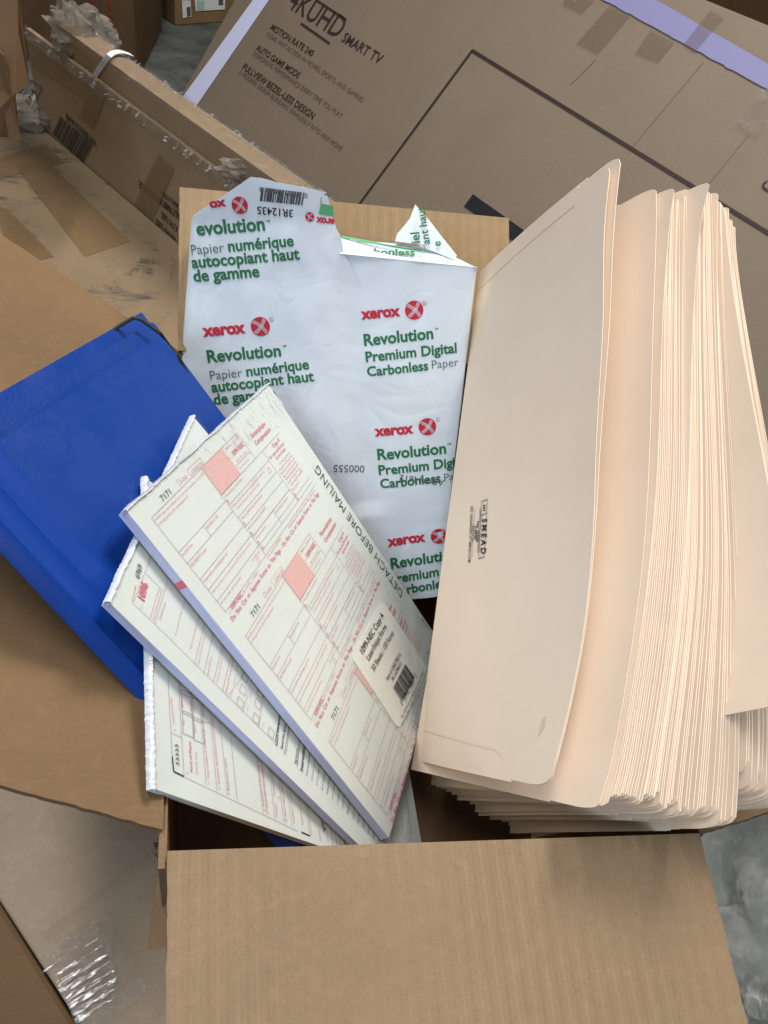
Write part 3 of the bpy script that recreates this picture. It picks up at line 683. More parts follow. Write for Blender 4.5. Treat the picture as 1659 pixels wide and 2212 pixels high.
b = MB(); b.grid(lambda i, j: A.P(.070 + i * .145, -.001 - j * (.012 + .020 * i), .0021 + .0008 * noise.noise(V((i * 60, j * 5, 3))) + .0004 * noise.noise(V((i * 150, j * 9, 4)))), 140, 14, M['film_streak']); b.build('film_painted_glints', packA, smooth=True)  # highlights along the wrap's upper edge, painted as white streaks
b = MB(); b.grid(lambda i, j: A.P(.09 + i * .12, -.262 - j * .017, .0021 + .0009 * noise.noise(V((i * 40, j * 8, 8)))), 80, 20, M['film_streak']); b.build('film_painted_glints', packA, smooth=True)  # same painted highlights near the lower edge

# ------------------------------------------------------------------ blue wallet
O_ = AO - AN * .0385
tr = on((305, 675), O_, AN); WY = (on((462, 884), O_, AN) - tr).normalized(); WX = (AN.cross(WY)).normalized()
if (on((0, 785), O_, AN) - tr).dot(WX) > 0: WX = -WX
Wl = Sheet(tr + AN * .0125, WX, -WY)      # u to the right, v up
Wl.N = AN
wal = thing('document_wallet', Wl.P(-.11, -.2, -.02), 'blue plastic elastic wallet leaning on the left side of the carton', 'wallet')
Ww = .2365; Wh = .335
b = MB()
def wcov(u0, u1, v0, v1, rad, w, th, m, bow=0.0):
    pts = []
    for cx, cy, a0, rr_ in ((u1, v1, 0, rad), (u0, v1, 90, .001), (u0, v0, 180, .001), (u1, v0, 270, rad)):
        sx = -1 if a0 in (0, 270) else 1; sy = -1 if a0 in (0, 90) else 1
        for k in range(7):
            t_ = math.radians(a0 + 15 * k); pts.append((cx + sx * rr_ + rr_ * math.cos(t_), cy + sy * rr_ + rr_ * math.sin(t_)))
    P_ = [Wl.P(u, v, w) for u, v in pts]
    b = MB(); b.slab(P_, -AN * th, m); return b
wcov(-Ww, 0, -Wh, 0, .002, -.012, .0012, M['blue']).build('back_cover', wal)
f0, f1 = Wl.px((255, 752)), Wl.px((300, 790))
wcov(-Ww + .03, -.018, -Wh, -.022, .016, .0005, .0012, M['blue']).build('front_cover', wal)
wcov(-Ww + .03, -.004, -Wh + .004, -.010, .004, -.006, .006, M['blue']).build('inner_pocket', wal)
b = MB()
prof = [(.034, .0006), (.030, .0014), (.024, .0002), (.018, -.0006), (.0165, .0002), (.015, -.001), (.006, -.003), (.004, -.0022), (.001, -.005), (-.002, -.012)]
for k in range(len(prof) - 1):
    (u0, w0), (u1, w1) = prof[k], prof[k + 1]
    b.grid(lambda i, j: Wl.P(-Ww + lerp(u0, u1, i), -j * Wh, lerp(w0, w1, i)), 1, 12, M['blue_grain'])
b.build('spine', wal, smooth=True)
b = MB()
pts = [Wl.P(*Wl.px(p), w) for p, w in (((262, 700), -.018), ((276, 690), -.010), ((286, 688), .001), ((300, 694), .0025), ((340, 724), .003), ((380, 768), .002), ((408, 800), -.003), ((418, 820), -.012))]
b.tube(pts, .0014, M['cord']); b.build('elastic_cord', wal, smooth=True)

# ------------------------------------------------------------------ paper ream
# face: depth along the view grows downwards and a little to the right
def rp(p):
    x = (p[0] - 829.5) / FPX; y = (p[1] - 1106) / FPX
    return at(p, .68 / (1 - .09 * x - .36 * y))
r0 = rp((700, 1000)); rX = (rp((900, 985)) - rp((600, 1008))).normalized(); rN = (rp((900, 1000)) - r0).cross(rp((700, 800)) - r0).normalized()
rN = rN if rN.dot(CP - r0) > 0 else -rN
rY = rN.cross(rX).normalized()
Rs = Sheet(r0, rX, rY)
RTL, RTR, RBR, RBL = (Rs.px(p) for p in ((409, 480), (1034, 577), (940, 1420), (352, 1300)))
EL = lambda v: lerp(RTL[0], RBL[0], (v - RTL[1]) / (RBL[1] - RTL[1]))
ER = lambda v: lerp(RTR[0], RBR[0], (v - RTR[1]) / (RBR[1] - RTR[1]))
RAD = .007
VC = Rs.px((565, 480))[1]
def rbend(u, v):
    w = 0.0022 * noise.noise(V((u * 18, v * 14, 3.3))) - .0022 * abs(noise.noise(V((u * 24 + v * 9, v * 11 - u * 6, 8.1)))) + .0007 * noise.noise(V((u * 70, v * 50, 1.2))) + .0035 * math.exp(-((u - Rs_mid) / .02) ** 2) * (-1 if v > -.05 else .4)
    l, r = EL(v), ER(v)
    for e, s_ in ((l, 1), (r, -1)):
        d = (u - e) * s_
        if d < RAD:
            t_ = (RAD - d)
            if t_ < RAD * 1.5708:
                a = t_ / RAD; u = e + s_ * (RAD - RAD * math.sin(a)); w -= RAD * (1 - math.cos(a))
            else:
                u = e; w -= RAD + (t_ - RAD * 1.5708)
    return u, v, w
Rs_mid = Rs.px((770, 800))[0]
Rs.bend = rbend
ream = thing('paper_ream', Rs.P(0, -.1, -.03), 'torn white wrapped ream with red and green printing standing at the back of the carton', 'paper ream')
ctop = lambda u: lerp(RTL[1], Rs.px((1033, 578))[1], (u - RTL[0]) / (RTR[0] - RTL[0]))
def front(i, j):
    ua, va = Rs.px((735, 547)); ub, vb = Rs.px((1033, 577))
    uu = lerp(RTL[0] - .030, RTR[0] + .030, i); v1 = va + (vb - va) * (min(uu, ub) - ua) / (ub - ua); v = lerp(RBL[1] - .02, v1, j)
    u = lerp(EL(v) - .030, ER(v) + .030, i)
    return Rs.P(u, v)
b = MB(); b.grid(front, 60, 44, M['wrapper'])
z4 = Z(1100 / 1659 * .6777, 500 * .6777, 520 * .6777); z5r = Z(600 / 1207 * .6777, 1000 * .6777, 900 * .6777)
def rt(b, z, s, a, c, m, bold=0.0, hs=1.0, w=.0006): Rs.text(b, s, z(*a), z(*c), m, bold, hs, w)
def logo(b, c, r, w=.0006, sx=1.0, flip=1, ang=0.0):
    """red ball crossed by two pale curved bands of three threads"""
    Rs.disc(b, c, r, M['red'], w, 40, sx)
    for base, rot in ((0.9, 0.35), (-0.75, -0.2)):
        for k in (-1, 0, 1):
            pts = []
            for t_ in [x / 10 for x in range(-10, 11)]:
                a_ = base + ang; off = k * .13 + .18 * (t_ * t_ - .4) * (1 if base > 0 else -1)
                x = t_ * math.cos(a_) - off * math.sin(a_); y = t_ * math.sin(a_) + off * math.cos(a_)
                if x * x + y * y < .97: pts.append((c[0] + flip * x * r * sx, c[1] + flip * y * r))
            for p, q in zip(pts, pts[1:]): Rs.line(b, p, q, r * .055, M['wrapper'], w + .0004, False)
def block(b, z, x0, x1, lc, lr, reg, rev, tm, lines, w=.0006):
    rt(b, z, 'xerox', x0, x1, M['red'], .045, 1.0, w)
    c = Rs.px(z(*lc)); e = Rs.px(z(lc[0] + lr, lc[1])); logo(b, c, math.hypot(e[0] - c[0], e[1] - c[1]), w)
    if reg:
        q = Rs.px(z(*reg)); Rs.disc(b, q, .0017, M['red'], w, 16); Rs.disc(b, q, .0014, M['wrapper'], w + .0003, 16); rt(b, z, 'R', (reg[0] - 3, reg[1] + 5), (reg[0] + 4, reg[1] + 4), M['red'], 0, 1, w + .0005)
    rt(b, z, 'Revolution', rev[0], rev[1], M['green'], .028, 1.0, w); rt(b, z, 'TM', tm[0], tm[1], M['green'], .01, 1, w)
    for s_, a, c_, bo in lines: rt(b, z, s_, a, c_, M['green'] if bo else M['green_grey'], .026 if bo else -.006, 1.0, w)
block(b, z4, (222, 832), (428, 815), (497, 786), 46, (550, 750), ((245, 958), (598, 928)), ((603, 888), (622, 884)),
      (('Papier', (258, 1042), (411, 1028), 0), ('num\u00e9rique', (432, 1026), (733, 990), 1), ('autocopiant haut', (265, 1101), (757, 1048), 1), ('de gamme', (275, 1160), (573, 1128), 1)))
block(b, z4, (983, 752), (1172, 733), (1237, 707), 44, (1286, 672), ((998, 880), (1330, 843)), ((1336, 804), (1353, 800)),
      (('Premium Digital', (1006, 957), (1442, 910), 1), ('Carbonless', (1013, 1026), (1306, 994), 1), ('Paper', (1324, 989), (1450, 974), 0)))
block(b, z5r, (392, 990), (642, 965), (728, 925), 56, (795, 878), ((412, 1143), (850, 1095)), ((855, 1045), (880, 1040)),
      (('Premium Digital', (420, 1240), (995, 1172), 1), ('Carbonless', (430, 1325), (815, 1280), 1), ('Paper', (838, 1275), (1000, 1255), 0)))
block(b, z5r, (473, 1690), (718, 1658), (802, 1627), 52, (860, 1577), ((495, 1830), (930, 1775)), ((940, 1735), (960, 1730)),
      (('Premium Digital', (490, 1925), (1055, 1848), 1), ('Carbonless', (500, 2005), (885, 1948), 1)))
rt(b, z5r, '000555', (328, 1182), (128, 1170), M['ink_grey'], 0, 1.0)
rt(b, z5r, 'AB-044612', (836, 1265), (552, 1233), M['ink_grey'], -.004, .9, .0012)
wrap = b.build('wrapper', ream, smooth=True)
# paper block inside, set back from the wrapper
b = MB()
q = [Rs.O + rX * u + rY * v - rN * .009 for u, v in ((EL(RBL[1]) + .004, RBL[1] - .02), (ER(RBL[1]) - .004, RBL[1] - .02), (RTR[0] - .004, RTR[1] - .004), (RTL[0] + .006, RTL[1] - .02))]
b.slab(q, -rN * .026, M['label']); b.build('paper_block', ream)
# torn flap of the wrapper, folded up along the ream's top edge (its own layer in front)
b = MB()
def fl(p, dw=0.0):
    u, v = Rs.px(p); lo = Rs.px((500, 660))[1]
    w = .0012 + .0022 * max(0, min(1, (v - lo) / .05)) + .0
    k = v - (VC + (u - Rs.px((565, 480))[0]) * .0)
    if k > 0: w += k * .30
    return u, v, w + dw
class FlapSheet(Sheet):
    def P(s, u, v, w=0.0):
        lo = Rs.px((500, 660))[1]; k = v - VC
        x = max(0, min(1, (v - lo) / .07)); ww = w - .0005 + .0034 * x * x * (3 - 2 * x) + (k * .30 if k > 0 else 0)
        e = max(0, min(1, (u - FU) / .03)); ww += .006 * e * e * x
        return Sheet.P(Rs, u, v, ww)
FU = Rs.px((700, 540))[0]
Fs = FlapSheet(Rs.O, Rs.X, Rs.Y)
left = [(392, 655), (402, 600), (407, 540), (410, 500), (416, 468)]
up = [(430, 458), (485, 424), (545, 385), (572, 388), (600, 396), (655, 405), (706, 417), (712, 440), (716, 462), (722, 478), (726, 494)]
right = [(733, 503), (738, 520), (735, 540), (746, 552), (758, 572), (768, 590), (778, 610), (785, 628), (776, 640), (768, 655)]
N_ = 26
def edgepts(poly, n):
    L = [0]
    for a, c in zip(poly, poly[1:]): L.append(L[-1] + math.dist(a, c))
    out = []
    for k in range(n + 1):
        t_ = L[-1] * k / n; i = max(j for j in range(len(L)) if L[j] <= t_ + 1e-9); i = min(i, len(poly) - 2)
        f = (t_ - L[i]) / (L[i + 1] - L[i]); out.append((lerp(poly[i][0], poly[i + 1][0], f), lerp(poly[i][1], poly[i + 1][1], f)))
    return out
lo_e = edgepts([(392, 655), (768, 655)], 40)
hi_e = edgepts(left[1:] + up + right[:-1], 40)
hi_e = []
chain = left + up + right
def top_at(x):
    ys = [lerp(a[1], c[1], (x - a[0]) / (c[0] - a[0])) for a, c in zip(chain, chain[1:]) if (a[0] - x) * (c[0] - x) <= 0 and a[0] != c[0]]
    return min(ys) if ys else None
NX = 90
cols = [392 + (786 - 392) * k / NX for k in range(NX + 1)]
rng = random.Random(2)
def colspan(x):
    y0 = top_at(x)
    if y0 is None: y0 = 640
    y1 = 655
    # the torn right edge leaves the ragged corner open below
    if x > 768: y1 = lerp(655, 628, (x - 768) / 18)
    return y0, max(y0 + .5, y1)
def ffn(i, j):
    x = 392 + (786 - 392) * i; y0, y1 = colspan(x)
    y = lerp(y1, y0, j); jag = (noise.noise(V((x * .11, 0, 7))) * 3 if x > 716 else noise.noise(V((x * .2, 0, 1))) * 1.2) * j
    u, v = Rs.px((x, y + jag * 1.5)); return Fs.P(u, v)
b.grid(ffn, NX, 26, M['wrapper'])
rt2 = lambda s, a, c, m_, bo=0.0, hs=1.0: Fs.text(b, s, z4(*a), z4(*c), m_, bo, hs, .0007)
rt2('evolution', (196, 347), (522, 322), M['green'], .028); rt2('TM', (526, 286), (545, 283), M['green'], .01)
rt2('Papier', (168, 440), (326, 427), M['green_grey'], -.006); rt2('num\u00e9rique', (346, 425), (660, 397), M['green'], .026)
rt2('autocopiant haut', (170, 504), (688, 461), M['green'], .026); rt2('de gamme', (178, 570), (495, 545), M['green'], .026)
rt2('ox', (262, 217), (340, 206), M['red'], .045, .8)
Rs.P = Fs.P
c = Fs.px(z4(402, 205)); e = Fs.px(z4(440, 205)); logo(b, c, math.hypot(e[0] - c[0], e[1] - c[1]), .0007)
c = Fs.px(z4(735, 259)); e = Fs.px(z4(756, 259)); logo(b, c, math.hypot(e[0] - c[0], e[1] - c[1]), .0007, 1, -1)
del Rs.P
rt2('erox', (855, 270), (766, 261), M['red'], .045); rt2('3R12435', (655, 226), (485, 210), M['ink'], .01)
Fs.barcode(b, [z4(712, 145), z4(507, 122), z4(498, 185), z4(700, 205)], M['ink'], 30, .0007)
rt2('0  95205 42823  9', (726, 150), (498, 118), M['ink_grey'], 0, 1)
Fs.quad(b, [z4(777, 245), z4(852, 258), z4(846, 206), z4(788, 196)], M['green_lite'], .0006); Fs.line(b, z4(790, 165), z4(788, 196), .0004, M['ink_grey'], .0006); Fs.line(b, z4(805, 152), z4(826, 157), .0008, M['ink_grey'], .0006)
b.build('torn_flap', wrap, smooth=True)
# top end of the wrapper with its green label, and the torn spike behind it
def endpt(p, back): return rp(p) - rN * back
b = MB()
def endf(i, j):
    a = (lerp(735, 1034, i), lerp(548, 578, i)); pts_ = [(735, 512), (800, 521), (880, 528), (960, 541), (1004, 562), (1034, 577)]
    e = edgepts(pts_, 20)[min(20, int(round(i * 20)))]
    p = (lerp(a[0], e[0], j), lerp(a[1], e[1], j)); return endpt(p, -.0004 + j * .020 + .002 * noise.noise(V((p[0] * .03, p[1] * .05, 2))) * j)
b.grid(endf, 20, 8, M['wrapper'])
Es = Sheet(endpt((900, 545), .008), rX, (rY - rN * .9).normalized())
b2 = b
def et(s, a, c, m_, bo, hs=1.0):
    Es.text(b2, s, z4(*a), z4(*c), m_, bo, hs, .0022)
et('Carbonless', (942, 446), (1240, 452), M['green'], .03, .8)
Es.line(b2, z4(888, 362), z4(1285, 438), .0022, M['green_lite'], .0022); Es.line(b2, z4(900, 355), z4(1290, 405), .0006, M['ink_grey'], .0022)
Es.line(b2, z4(1280, 400), z4(1292, 440), .0008, M['green'], .0022); Es.line(b2, z4(960, 385), z4(1270, 430), .0006, M['green'], .0025)
b.build('end_fold', wrap, smooth=True)
b = MB()
spk = [(905, 438), (892, 470), (878, 487), (862, 505), (857, 521), (880, 524), (906, 529), (945, 545), (985, 562), (992, 552), (962, 512), (935, 474)]
b.slab([endpt(p, .012 + (540 - p[1]) * .00012) for p in spk], -rN * .0004, M['wrapper'])
Ss = Sheet(endpt((905, 500), .0165), rX, (rY - rN * .28).normalized())
for s_, a, c in (('ant haut', (1310, 395), (1281, 215)), ('iel', (1262, 390), (1257, 338)), ('e', (1362, 404), (1358, 380))):
    Ss.text(b, s_, z4(*a), z4(*c), M['green'], .02, 1.0, .004)
b.build('torn_spike', wrap)

# ------------------------------------------------------------------ manila folders
# each key: t, tab edge (px, depth) from far end to near end, spine far end and near end (px, depth)
KEYS = [
 (0.00, [(1320, 347), (1305, 500), (1302, 700), (1288, 950), (1281, 1150), (1262, 1350), (1228, 1530), (1182, 1706)], .452, .372, (1034, 585), .665, (898, 1640), .575),
 (0.012, [(1343, 324), (1325, 500), (1316, 700), (1297, 950), (1285, 1150), (1265, 1350), (1231, 1530), (1185, 1707)], .453, .373, (1040, 588), .668, (900, 1643), .576),
 (0.075, [(1421, 410), (1426, 500), (1421, 700), (1415, 1000), (1401, 1220), (1375, 1416), (1337, 1636), (1302, 1762)], .462, .362, (1075, 590), .672, (888, 1662), .573),
 (0.100, [(1435, 424), (1431, 500), (1427, 700), (1423, 1000), (1404, 1220), (1380, 1416), (1343, 1636), (1320, 1722)], .464, .366, (1085, 592), .674, (930, 1690), .574),
 (0.300, [(1481, 418), (1482, 500), (1481, 700), (1481, 1000), (1474, 1220), (1455, 1416), (1422, 1636), (1403, 1740)], .466, .366, (1120, 595), .676, (1010, 1735), .572),
 (0.325, [(1486, 404), (1487, 500), (1486, 700), (1486, 1000), (1480, 1220), (1461, 1416), (1430, 1636), (1418, 1730)], .466, .366, (1122, 595), .676, (1020, 1740), .572),
 (0.55, [(1521, 408), (1523, 500), (1525, 700), (1533, 1000), (1535, 1220), (1524, 1416), (1505, 1640), (1492, 1780)], .468, .366, (1150, 600), .678, (1080, 1778), .568),
 (0.75, [(1554, 428), (1558, 520), (1566, 700), (1582, 1000), (1592, 1220), (1596, 1416), (1596, 1640), (1588, 1785)], .470, .366, (1180, 606), .680, (1112, 1800), .563),
 (0.79, [(1560, 440), (1566, 520), (1577, 700), (1595, 1000), (1606, 1220), (1612, 1416), (1617, 1560), (1614, 1680)], .471, .376, (1190, 610), .681, (1140, 1800), .562),
 (1.00, [(1580, 482), (1588, 560), (1615, 720), (1668, 1000), (1700, 1200), (1715, 1400), (1722, 1550), (1718, 1745)], .473, .386, (1215, 620), .682, (1200, 1780), .556)]
SPLAY = (0, [(1564, 434), (1575, 560), (1598, 720), (1650, 1000), (1688, 1200), (1708, 1350), (1716, 1450), (1712, 1519)], .469, .350, (1184, 608), .680, (1124, 1640), .555)
def fkey(t):
    if t > 5:
        px = [(p[0] + (t - 9) * 6, p[1]) for p in SPLAY[1]]; return (px,) + SPLAY[2:]
    for a, c in zip(KEYS, KEYS[1:]):
        if t <= c[0] + 1e-9: break
    f = (t - a[0]) / (c[0] - a[0]); f = max(-.05, min(1.2, f))
    px = [(lerp(p[0], q[0], f), lerp(p[1], q[1], f)) for p, q in zip(a[1], c[1])]
    L2 = lambda p, q: (lerp(p[0], q[0], f), lerp(p[1], q[1], f))
    return px, lerp(a[2], c[2], f), lerp(a[3], c[3], f), L2(a[4], c[4]), lerp(a[5], c[5], f), L2(a[6], c[6]), lerp(a[7], c[7], f)
def catmull(P, t):
    n = len(P) - 1; x = min(max(t, 0), 1) * n; i = min(int(x), n - 1); f = x - i
    p0, p1, p2, p3 = P[max(i - 1, 0)], P[i], P[i + 1], P[min(i + 2, n)]
    return 0.5 * ((2 * p1) + (p2 - p0) * f + (2 * p0 - 5 * p1 + 4 * p2 - p3) * f * f + (3 * p1 - p0 - 3 * p2 + p3) * f ** 3)
def leaf_surface(t, sp_t, shift=0.0, lift=0.0):
    px, d0, d1, _, _, _, _ = fkey(t); _, _, _, s0, e0, s1, e1 = fkey(sp_t)
    ys = [p[1] for p in px]; y0, y1 = ys[0], ys[-1]
    tab = [at(p, lerp(d0, d1, (p[1] - y0) / (y1 - y0))) for p in px]
    S0, S1 = at(s0, e0), at(s1, e1)
    ax = (tab[-1] - tab[0]).normalized()
    updir = (tab[0] - S0).normalized()
    for k in range(len(tab)): tab[k] = tab[k] + ax * shift + updir * lift * max(0, 1 - k / (len(tab) - 1) * 1.3) ** 3.0
    def f(s, v):
        a = catmull(tab, s); c = S0.lerp(S1, s) + ax * shift
        # keep the leaf developable-looking: slight belly towards the left
        n = (a - c).cross(ax).normalized()
        if n.x > 0: n = -n
        belly = (.006 if t < .05 else .0025) * math.sin(math.pi * v) * (.4 + .6 * s)
        return c.lerp(a, v) + n * belly
    return f
def leaf(mb, t, sp_t, shift, lift, m, th=.0004, ns=26, notch=True):
    f = leaf_surface(t, sp_t, shift, lift)
    vv = [0, .2, .4, .6, .74, .828, .83, .86, .90, .935, .96, .978, .990, 1.0]
    def ins(v):
        if v < .829: return 0.0
        x = (v - .83) / .17; r = .15   # the tab is a little shorter and has rounded corners
        base = .006
        if x > .52:
            q = (x - .52) / .48; base += .028 * (1 - math.sqrt(max(0, 1 - q * q)))
        return base
    rows = []
    for v in vv:
        i = ins(v) if notch else 0
        rows.append([f(lerp(i, 1 - i, k / ns), v) for k in range(ns + 1)])
    W = ns + 1; nv = len(vv)
    top = [p for r in rows for p in r]
    nrm = []
    for j in range(nv):
        for i in range(W):
            a = rows[j][min(i + 1, ns)] - rows[j][max(i - 1, 0)]; c = rows[min(j + 1, nv - 1)][i] - rows[max(j - 1, 0)][i]
            n = a.cross(c); nrm.append(n.normalized() if n.length > 1e-12 else V((1, 0, 0)))
    bot = [p - n * th for p, n in zip(top, nrm)]
    fs = [];B_ = len(top)
    for j in range(nv - 1):
        for i in range(ns):
            a = j * W + i; fs.append([a, a + 1, a + W + 1, a + W]); fs.append([B_ + a, B_ + a + W, B_ + a + W + 1, B_ + a + 1])
    for j in range(nv - 1):
        for i in (0, ns):
            a = j * W + i; fs.append([a, a + W, B_ + a + W, B_ + a] if i == 0 else [a + W, a, B_ + a, B_ + a + W])
    for i in range(ns):
        a = i; fs.append([a + 1, a, B_ + a, B_ + a + 1]); a = (nv - 1) * W + i; fs.append([a, a + 1, B_ + a + 1, B_ + a])
    mb.mesh(top + bot, fs, m); return f
def strip(mb, f, pts, wd, m, w=.0006):
    """thin printed or pressed line on a leaf surface through (s, v) points"""
    P = [f(*p) for p in pts]
    for k in range(len(P) - 1):
        a, c = P[k], P[k + 1]; s, v = pts[k]
        n = (f(min(1, s + .01), v) - f(s - .01, v)).cross(f(s, min(1, v + .01)) - f(s, v - .01)).normalized()
        if n.dot(CP - a) < 0: n = -n
        d = (c - a).normalized(); e = n.cross(d) * wd / 2
        mb.face([a - e + n * w, c - e + n * w, c + e + n * w, a + e + n * w], m)
def score(mb, f, far=True, near=True):
    arc = [(0.90 + .035 * math.sin(k * .2618) , .80 + .06 * (1 - math.cos(k * .2618))) for k in range(7)]
    if near:
        pts = [(.945, v) for v in (.05, .3, .5, .66, .72)] + [(.948 + .047 * (1 - math.cos(a * .2618)), .72 + .075 * math.sin(a * .2618)) for a in range(1, 7)]
        strip(mb, f, pts, .0006, M['manila_ridge'])
    if far:
        pts = [(.048, v) for v in (.0, .2, .4, .6, .75, .82)]
        strip(mb, f, pts, .0005, M['manila_line'], .0003)
G = 'manila folders standing in the carton'
def folder(t1, t2, label, shift=0.0, lift=0.0, extra=None, shift2=None, lift2=None):
    f1 = leaf_surface(t1, (t1 + t2) / 2, shift, lift)
    base = f1(.5, 0)
    o = thing('manila_folder', base, label, 'folder', G)
    sp = (t1 + t2) / 2
    b = MB(); f = leaf(b, t1, sp, shift, lift, M['manila'])
    if extra: extra(b, f)
    b.build('front_leaf', o, smooth=True)
    b = MB(); f = leaf(b, t2, sp + .0005, shift if shift2 is None else shift2, lift * .5 if lift2 is None else lift2, M['manila'])
    if extra: score(b, f)
    b.build('back_leaf', o, smooth=True)
    return o
def smead(b, f):
    score(b, f)
    # the stamp, set out along the folder's length: s runs from the far end to the near end
    class FS(Sheet):
        def __init__(s): s.N = V((0, 0, 1))
        def P(s, u, v, w=0.0):
            p = f(u, v); n = (f(u + .01, v) - f(u - .01, v)).cross(f(u, v + .01) - f(u, v - .01)).normalized()
            if n.dot(CP - p) < 0: n = -n
            return p + n * w
        def px(s, p):
            best = None; u, v = .5, .5
            for it in range(40):
                q = f(u, v); e = proj(q); du = proj(f(u + .001, v)); dv = proj(f(u, v + .001))
                a, c_, b_, d_ = (du[0] - e[0]) * 1000, (dv[0] - e[0]) * 1000, (du[1] - e[1]) * 1000, (dv[1] - e[1]) * 1000
                det = a * d_ - b_ * c_; rx, ry = p[0] - e[0], p[1] - e[1]
                u = min(.98, max(.02, u + .7 * (d_ * rx - c_ * ry) / det)); v = min(.98, max(.02, v + .7 * (a * ry - b_ * rx) / det))
            return u, v
        def text(s, mb, st, a, b_, m_, bold=0.0, hgt=.03, w=.0005):
            a = s.px(a); b_ = s.px(b_); gv, gf, gw = glyphs(st, bold)
            mb.mesh([s.P(lerp(a[0], b_[0], x / gw), lerp(a[1], b_[1], x / gw) + y * hgt, w) for x, y in gv], gf, m_)
    S = FS(); zs = Z(200 / 1475 * .6777, 1440 * .6777, 1550 * .6777)
    def sl(a, c, wd): 
        a = S.px(zs(*a)); c = S.px(zs(*c)); strip(b, f, [a, ((a[0] + c[0]) / 2, (a[1] + c[1]) / 2), c], wd, M['ink'], .0005)
    for a, c in (((710, 365), (848, 310)), ((848, 310), (770, 1660)), ((770, 1660), (640, 1705)), ((640, 1705), (710, 365)), ((700, 690), (828, 640))): sl(a, c, .0006)
    for k in range(3): sl((745 , 445 + 55 * k), (800, 455 + 55 * k + 8), .0009)
    S.text(b, 'S M E A D', zs(728, 765), zs(690, 1590), M['ink'], .03, .058)
    S.text(b, 'KEEPING YOU ORGANIZED', zs(662, 530), zs(606, 1565), M['ink_grey'], 0, .028)
    S.text(b, 'No. 76500', zs(600, 830), zs(575, 1310), M['ink'], .02, .034)
    S.text(b, '2-4930', zs(545, 930), zs(532, 1250), M['ink'], .02, .034)
    S.text(b, 'MADE IN USA', zs(488, 910), zs(470, 1310), M['ink_grey'], 0, .028)
    S.text(b, 'GET ORGANIZED AT SMEAD.COM', zs(455, 470), zs(392, 1790), M['ink'], .01, .032)
    sl((548, 520), (485, 1670), .0004)
    # faint smudge low on the leaf
    q = [S.px(p) for p in ((1163, 1592), (1172, 1555), (1180, 1547), (1178, 1570))]
    b.face([S.P(u, v, .0004) for u, v in q], M['manila_stain'])
def proj(q):
    d = q - CP; z = d.dot(CF); return (829.5 + FPX * d.dot(CX) / z, 1106 + FPX * d.dot(CD) / z)
folder(0.0, 0.012, 'front manila folder with a printed stamp and smudge, the largest leaf facing the forms', extra=smead)
folder(0.068, 0.082, 'manila folder right behind the stamped one, held open with an amber gap', lift=.002, lift2=.014, extra=score)
lab_a = 'manila folder in the evenly packed bundle of thin edges'
lab_b = 'manila folder in the thick bundle of loosely packed edges'
lab_c = 'manila folder splayed towards the right side of the photo'
rf = random.Random(21)
def run(t0, t1, n, lab, gapvar, sh, li):
    ts = [0]
    for k in range(2 * n - 1): ts.append(ts[-1] + 1 + gapvar * rf.choice((0, 0, 0, .6, 1.8)))
    for k in range(n):
        a = lerp(t0, t1, ts[2 * k] / ts[-1]); c = lerp(t0, t1, ts[2 * k + 1] / ts[-1])
        s_ = rf.uniform(-sh, sh)
        folder(a, c, lab, s_, rf.uniform(-li, li), shift2=s_ + rf.uniform(-.0008, .0008))
run(.098, .302, 8, lab_a, .25, .0018, .004)
folder(.310, .314, 'manila folder with one far corner sticking up above the bundles', lift=.004, lift2=.021)
run(.322, .748, 13, lab_b, 1.0, .0045, .006)
run(.785, .99, 9, lab_c, .9, .005, .004)
folder(9.0, 9.4, 'manila folder bent over to the right, its short end higher than the others', extra=score)

# ------------------------------------------------------------------ background
# carton with brown tape to the left, top at z = KZ
KZ = -0.15
k1, k2 = onz((108, 288), KZ), onz((392, 529), KZ)
kd = (k2 - k1).normalized(); kn = V((kd.y, -kd.x, 0)); kn = kn if kn.y > 0 else -kn      # kn points away (towards the long boxes)
kt = carton('taped_carton', 'scuffed tan carton with brown tape strips and black smears behind the left flap', [k1 - kd * .45, k2 + kd * .03, V((k2.x + .03, .475, KZ)), V((-1.0, .475, KZ))][::-1], KZ - FLOOR, M['tape_board'])
Ks = Sheet(V((0, 0, KZ)), V((1, 0, 0)), V((0, 1, 0)), lambda u, v: (u, v, .0008 * noise.noise(V((u * 60, v * 60, 2)))))
z1 = Z(800 / 1659 * .6777, 0, 0)
for q in ([(0, 1040), (300, 950), (420, 1080), (-60, 1200)], [(100, 1090), (300, 1060), (860, 1600), (560, 1700)], [(-60, 1340), (60, 1390), (360, 1700), (100, 1760)]):
    b = MB(); Ks.quad(b, [z1(*p) for p in q], M['tape'], .0012, n=20); b.build('packing_tape', kt, smooth=True)
# bunched film on its far left corner
def crumple(b, c, r, m, seed, sq=(1, 1, .5), n=26):
    c = V(c)
    def fn(i, j):
        th = i * 6.28318; ph = (j - .5) * 3.1; d = V((math.cos(th) * math.cos(ph), math.sin(th) * math.cos(ph), math.sin(ph)))
        k = 1 + .50 * noise.noise(d * 2.2 + V((seed, 0, 0))) + .22 * noise.noise(d * 6 + V((0, seed, 0))) + .1 * noise.noise(d * 14 + V((0, 0, seed)))
        return c + V((d.x * r * sq[0], d.y * r * sq[1], d.z * r * sq[2])) * k
    b.grid(fn, n * 2, n, m)
b = MB(); crumple(b, onz((60, 262), KZ) + V((0, 0, .012)), .055, M['milky'], 3.1, (1.1, .8, .35))
tag(b.build('stretch_film', smooth=True), 'bunched grey stretch film on the scuffed carton beside the long box', 'film')

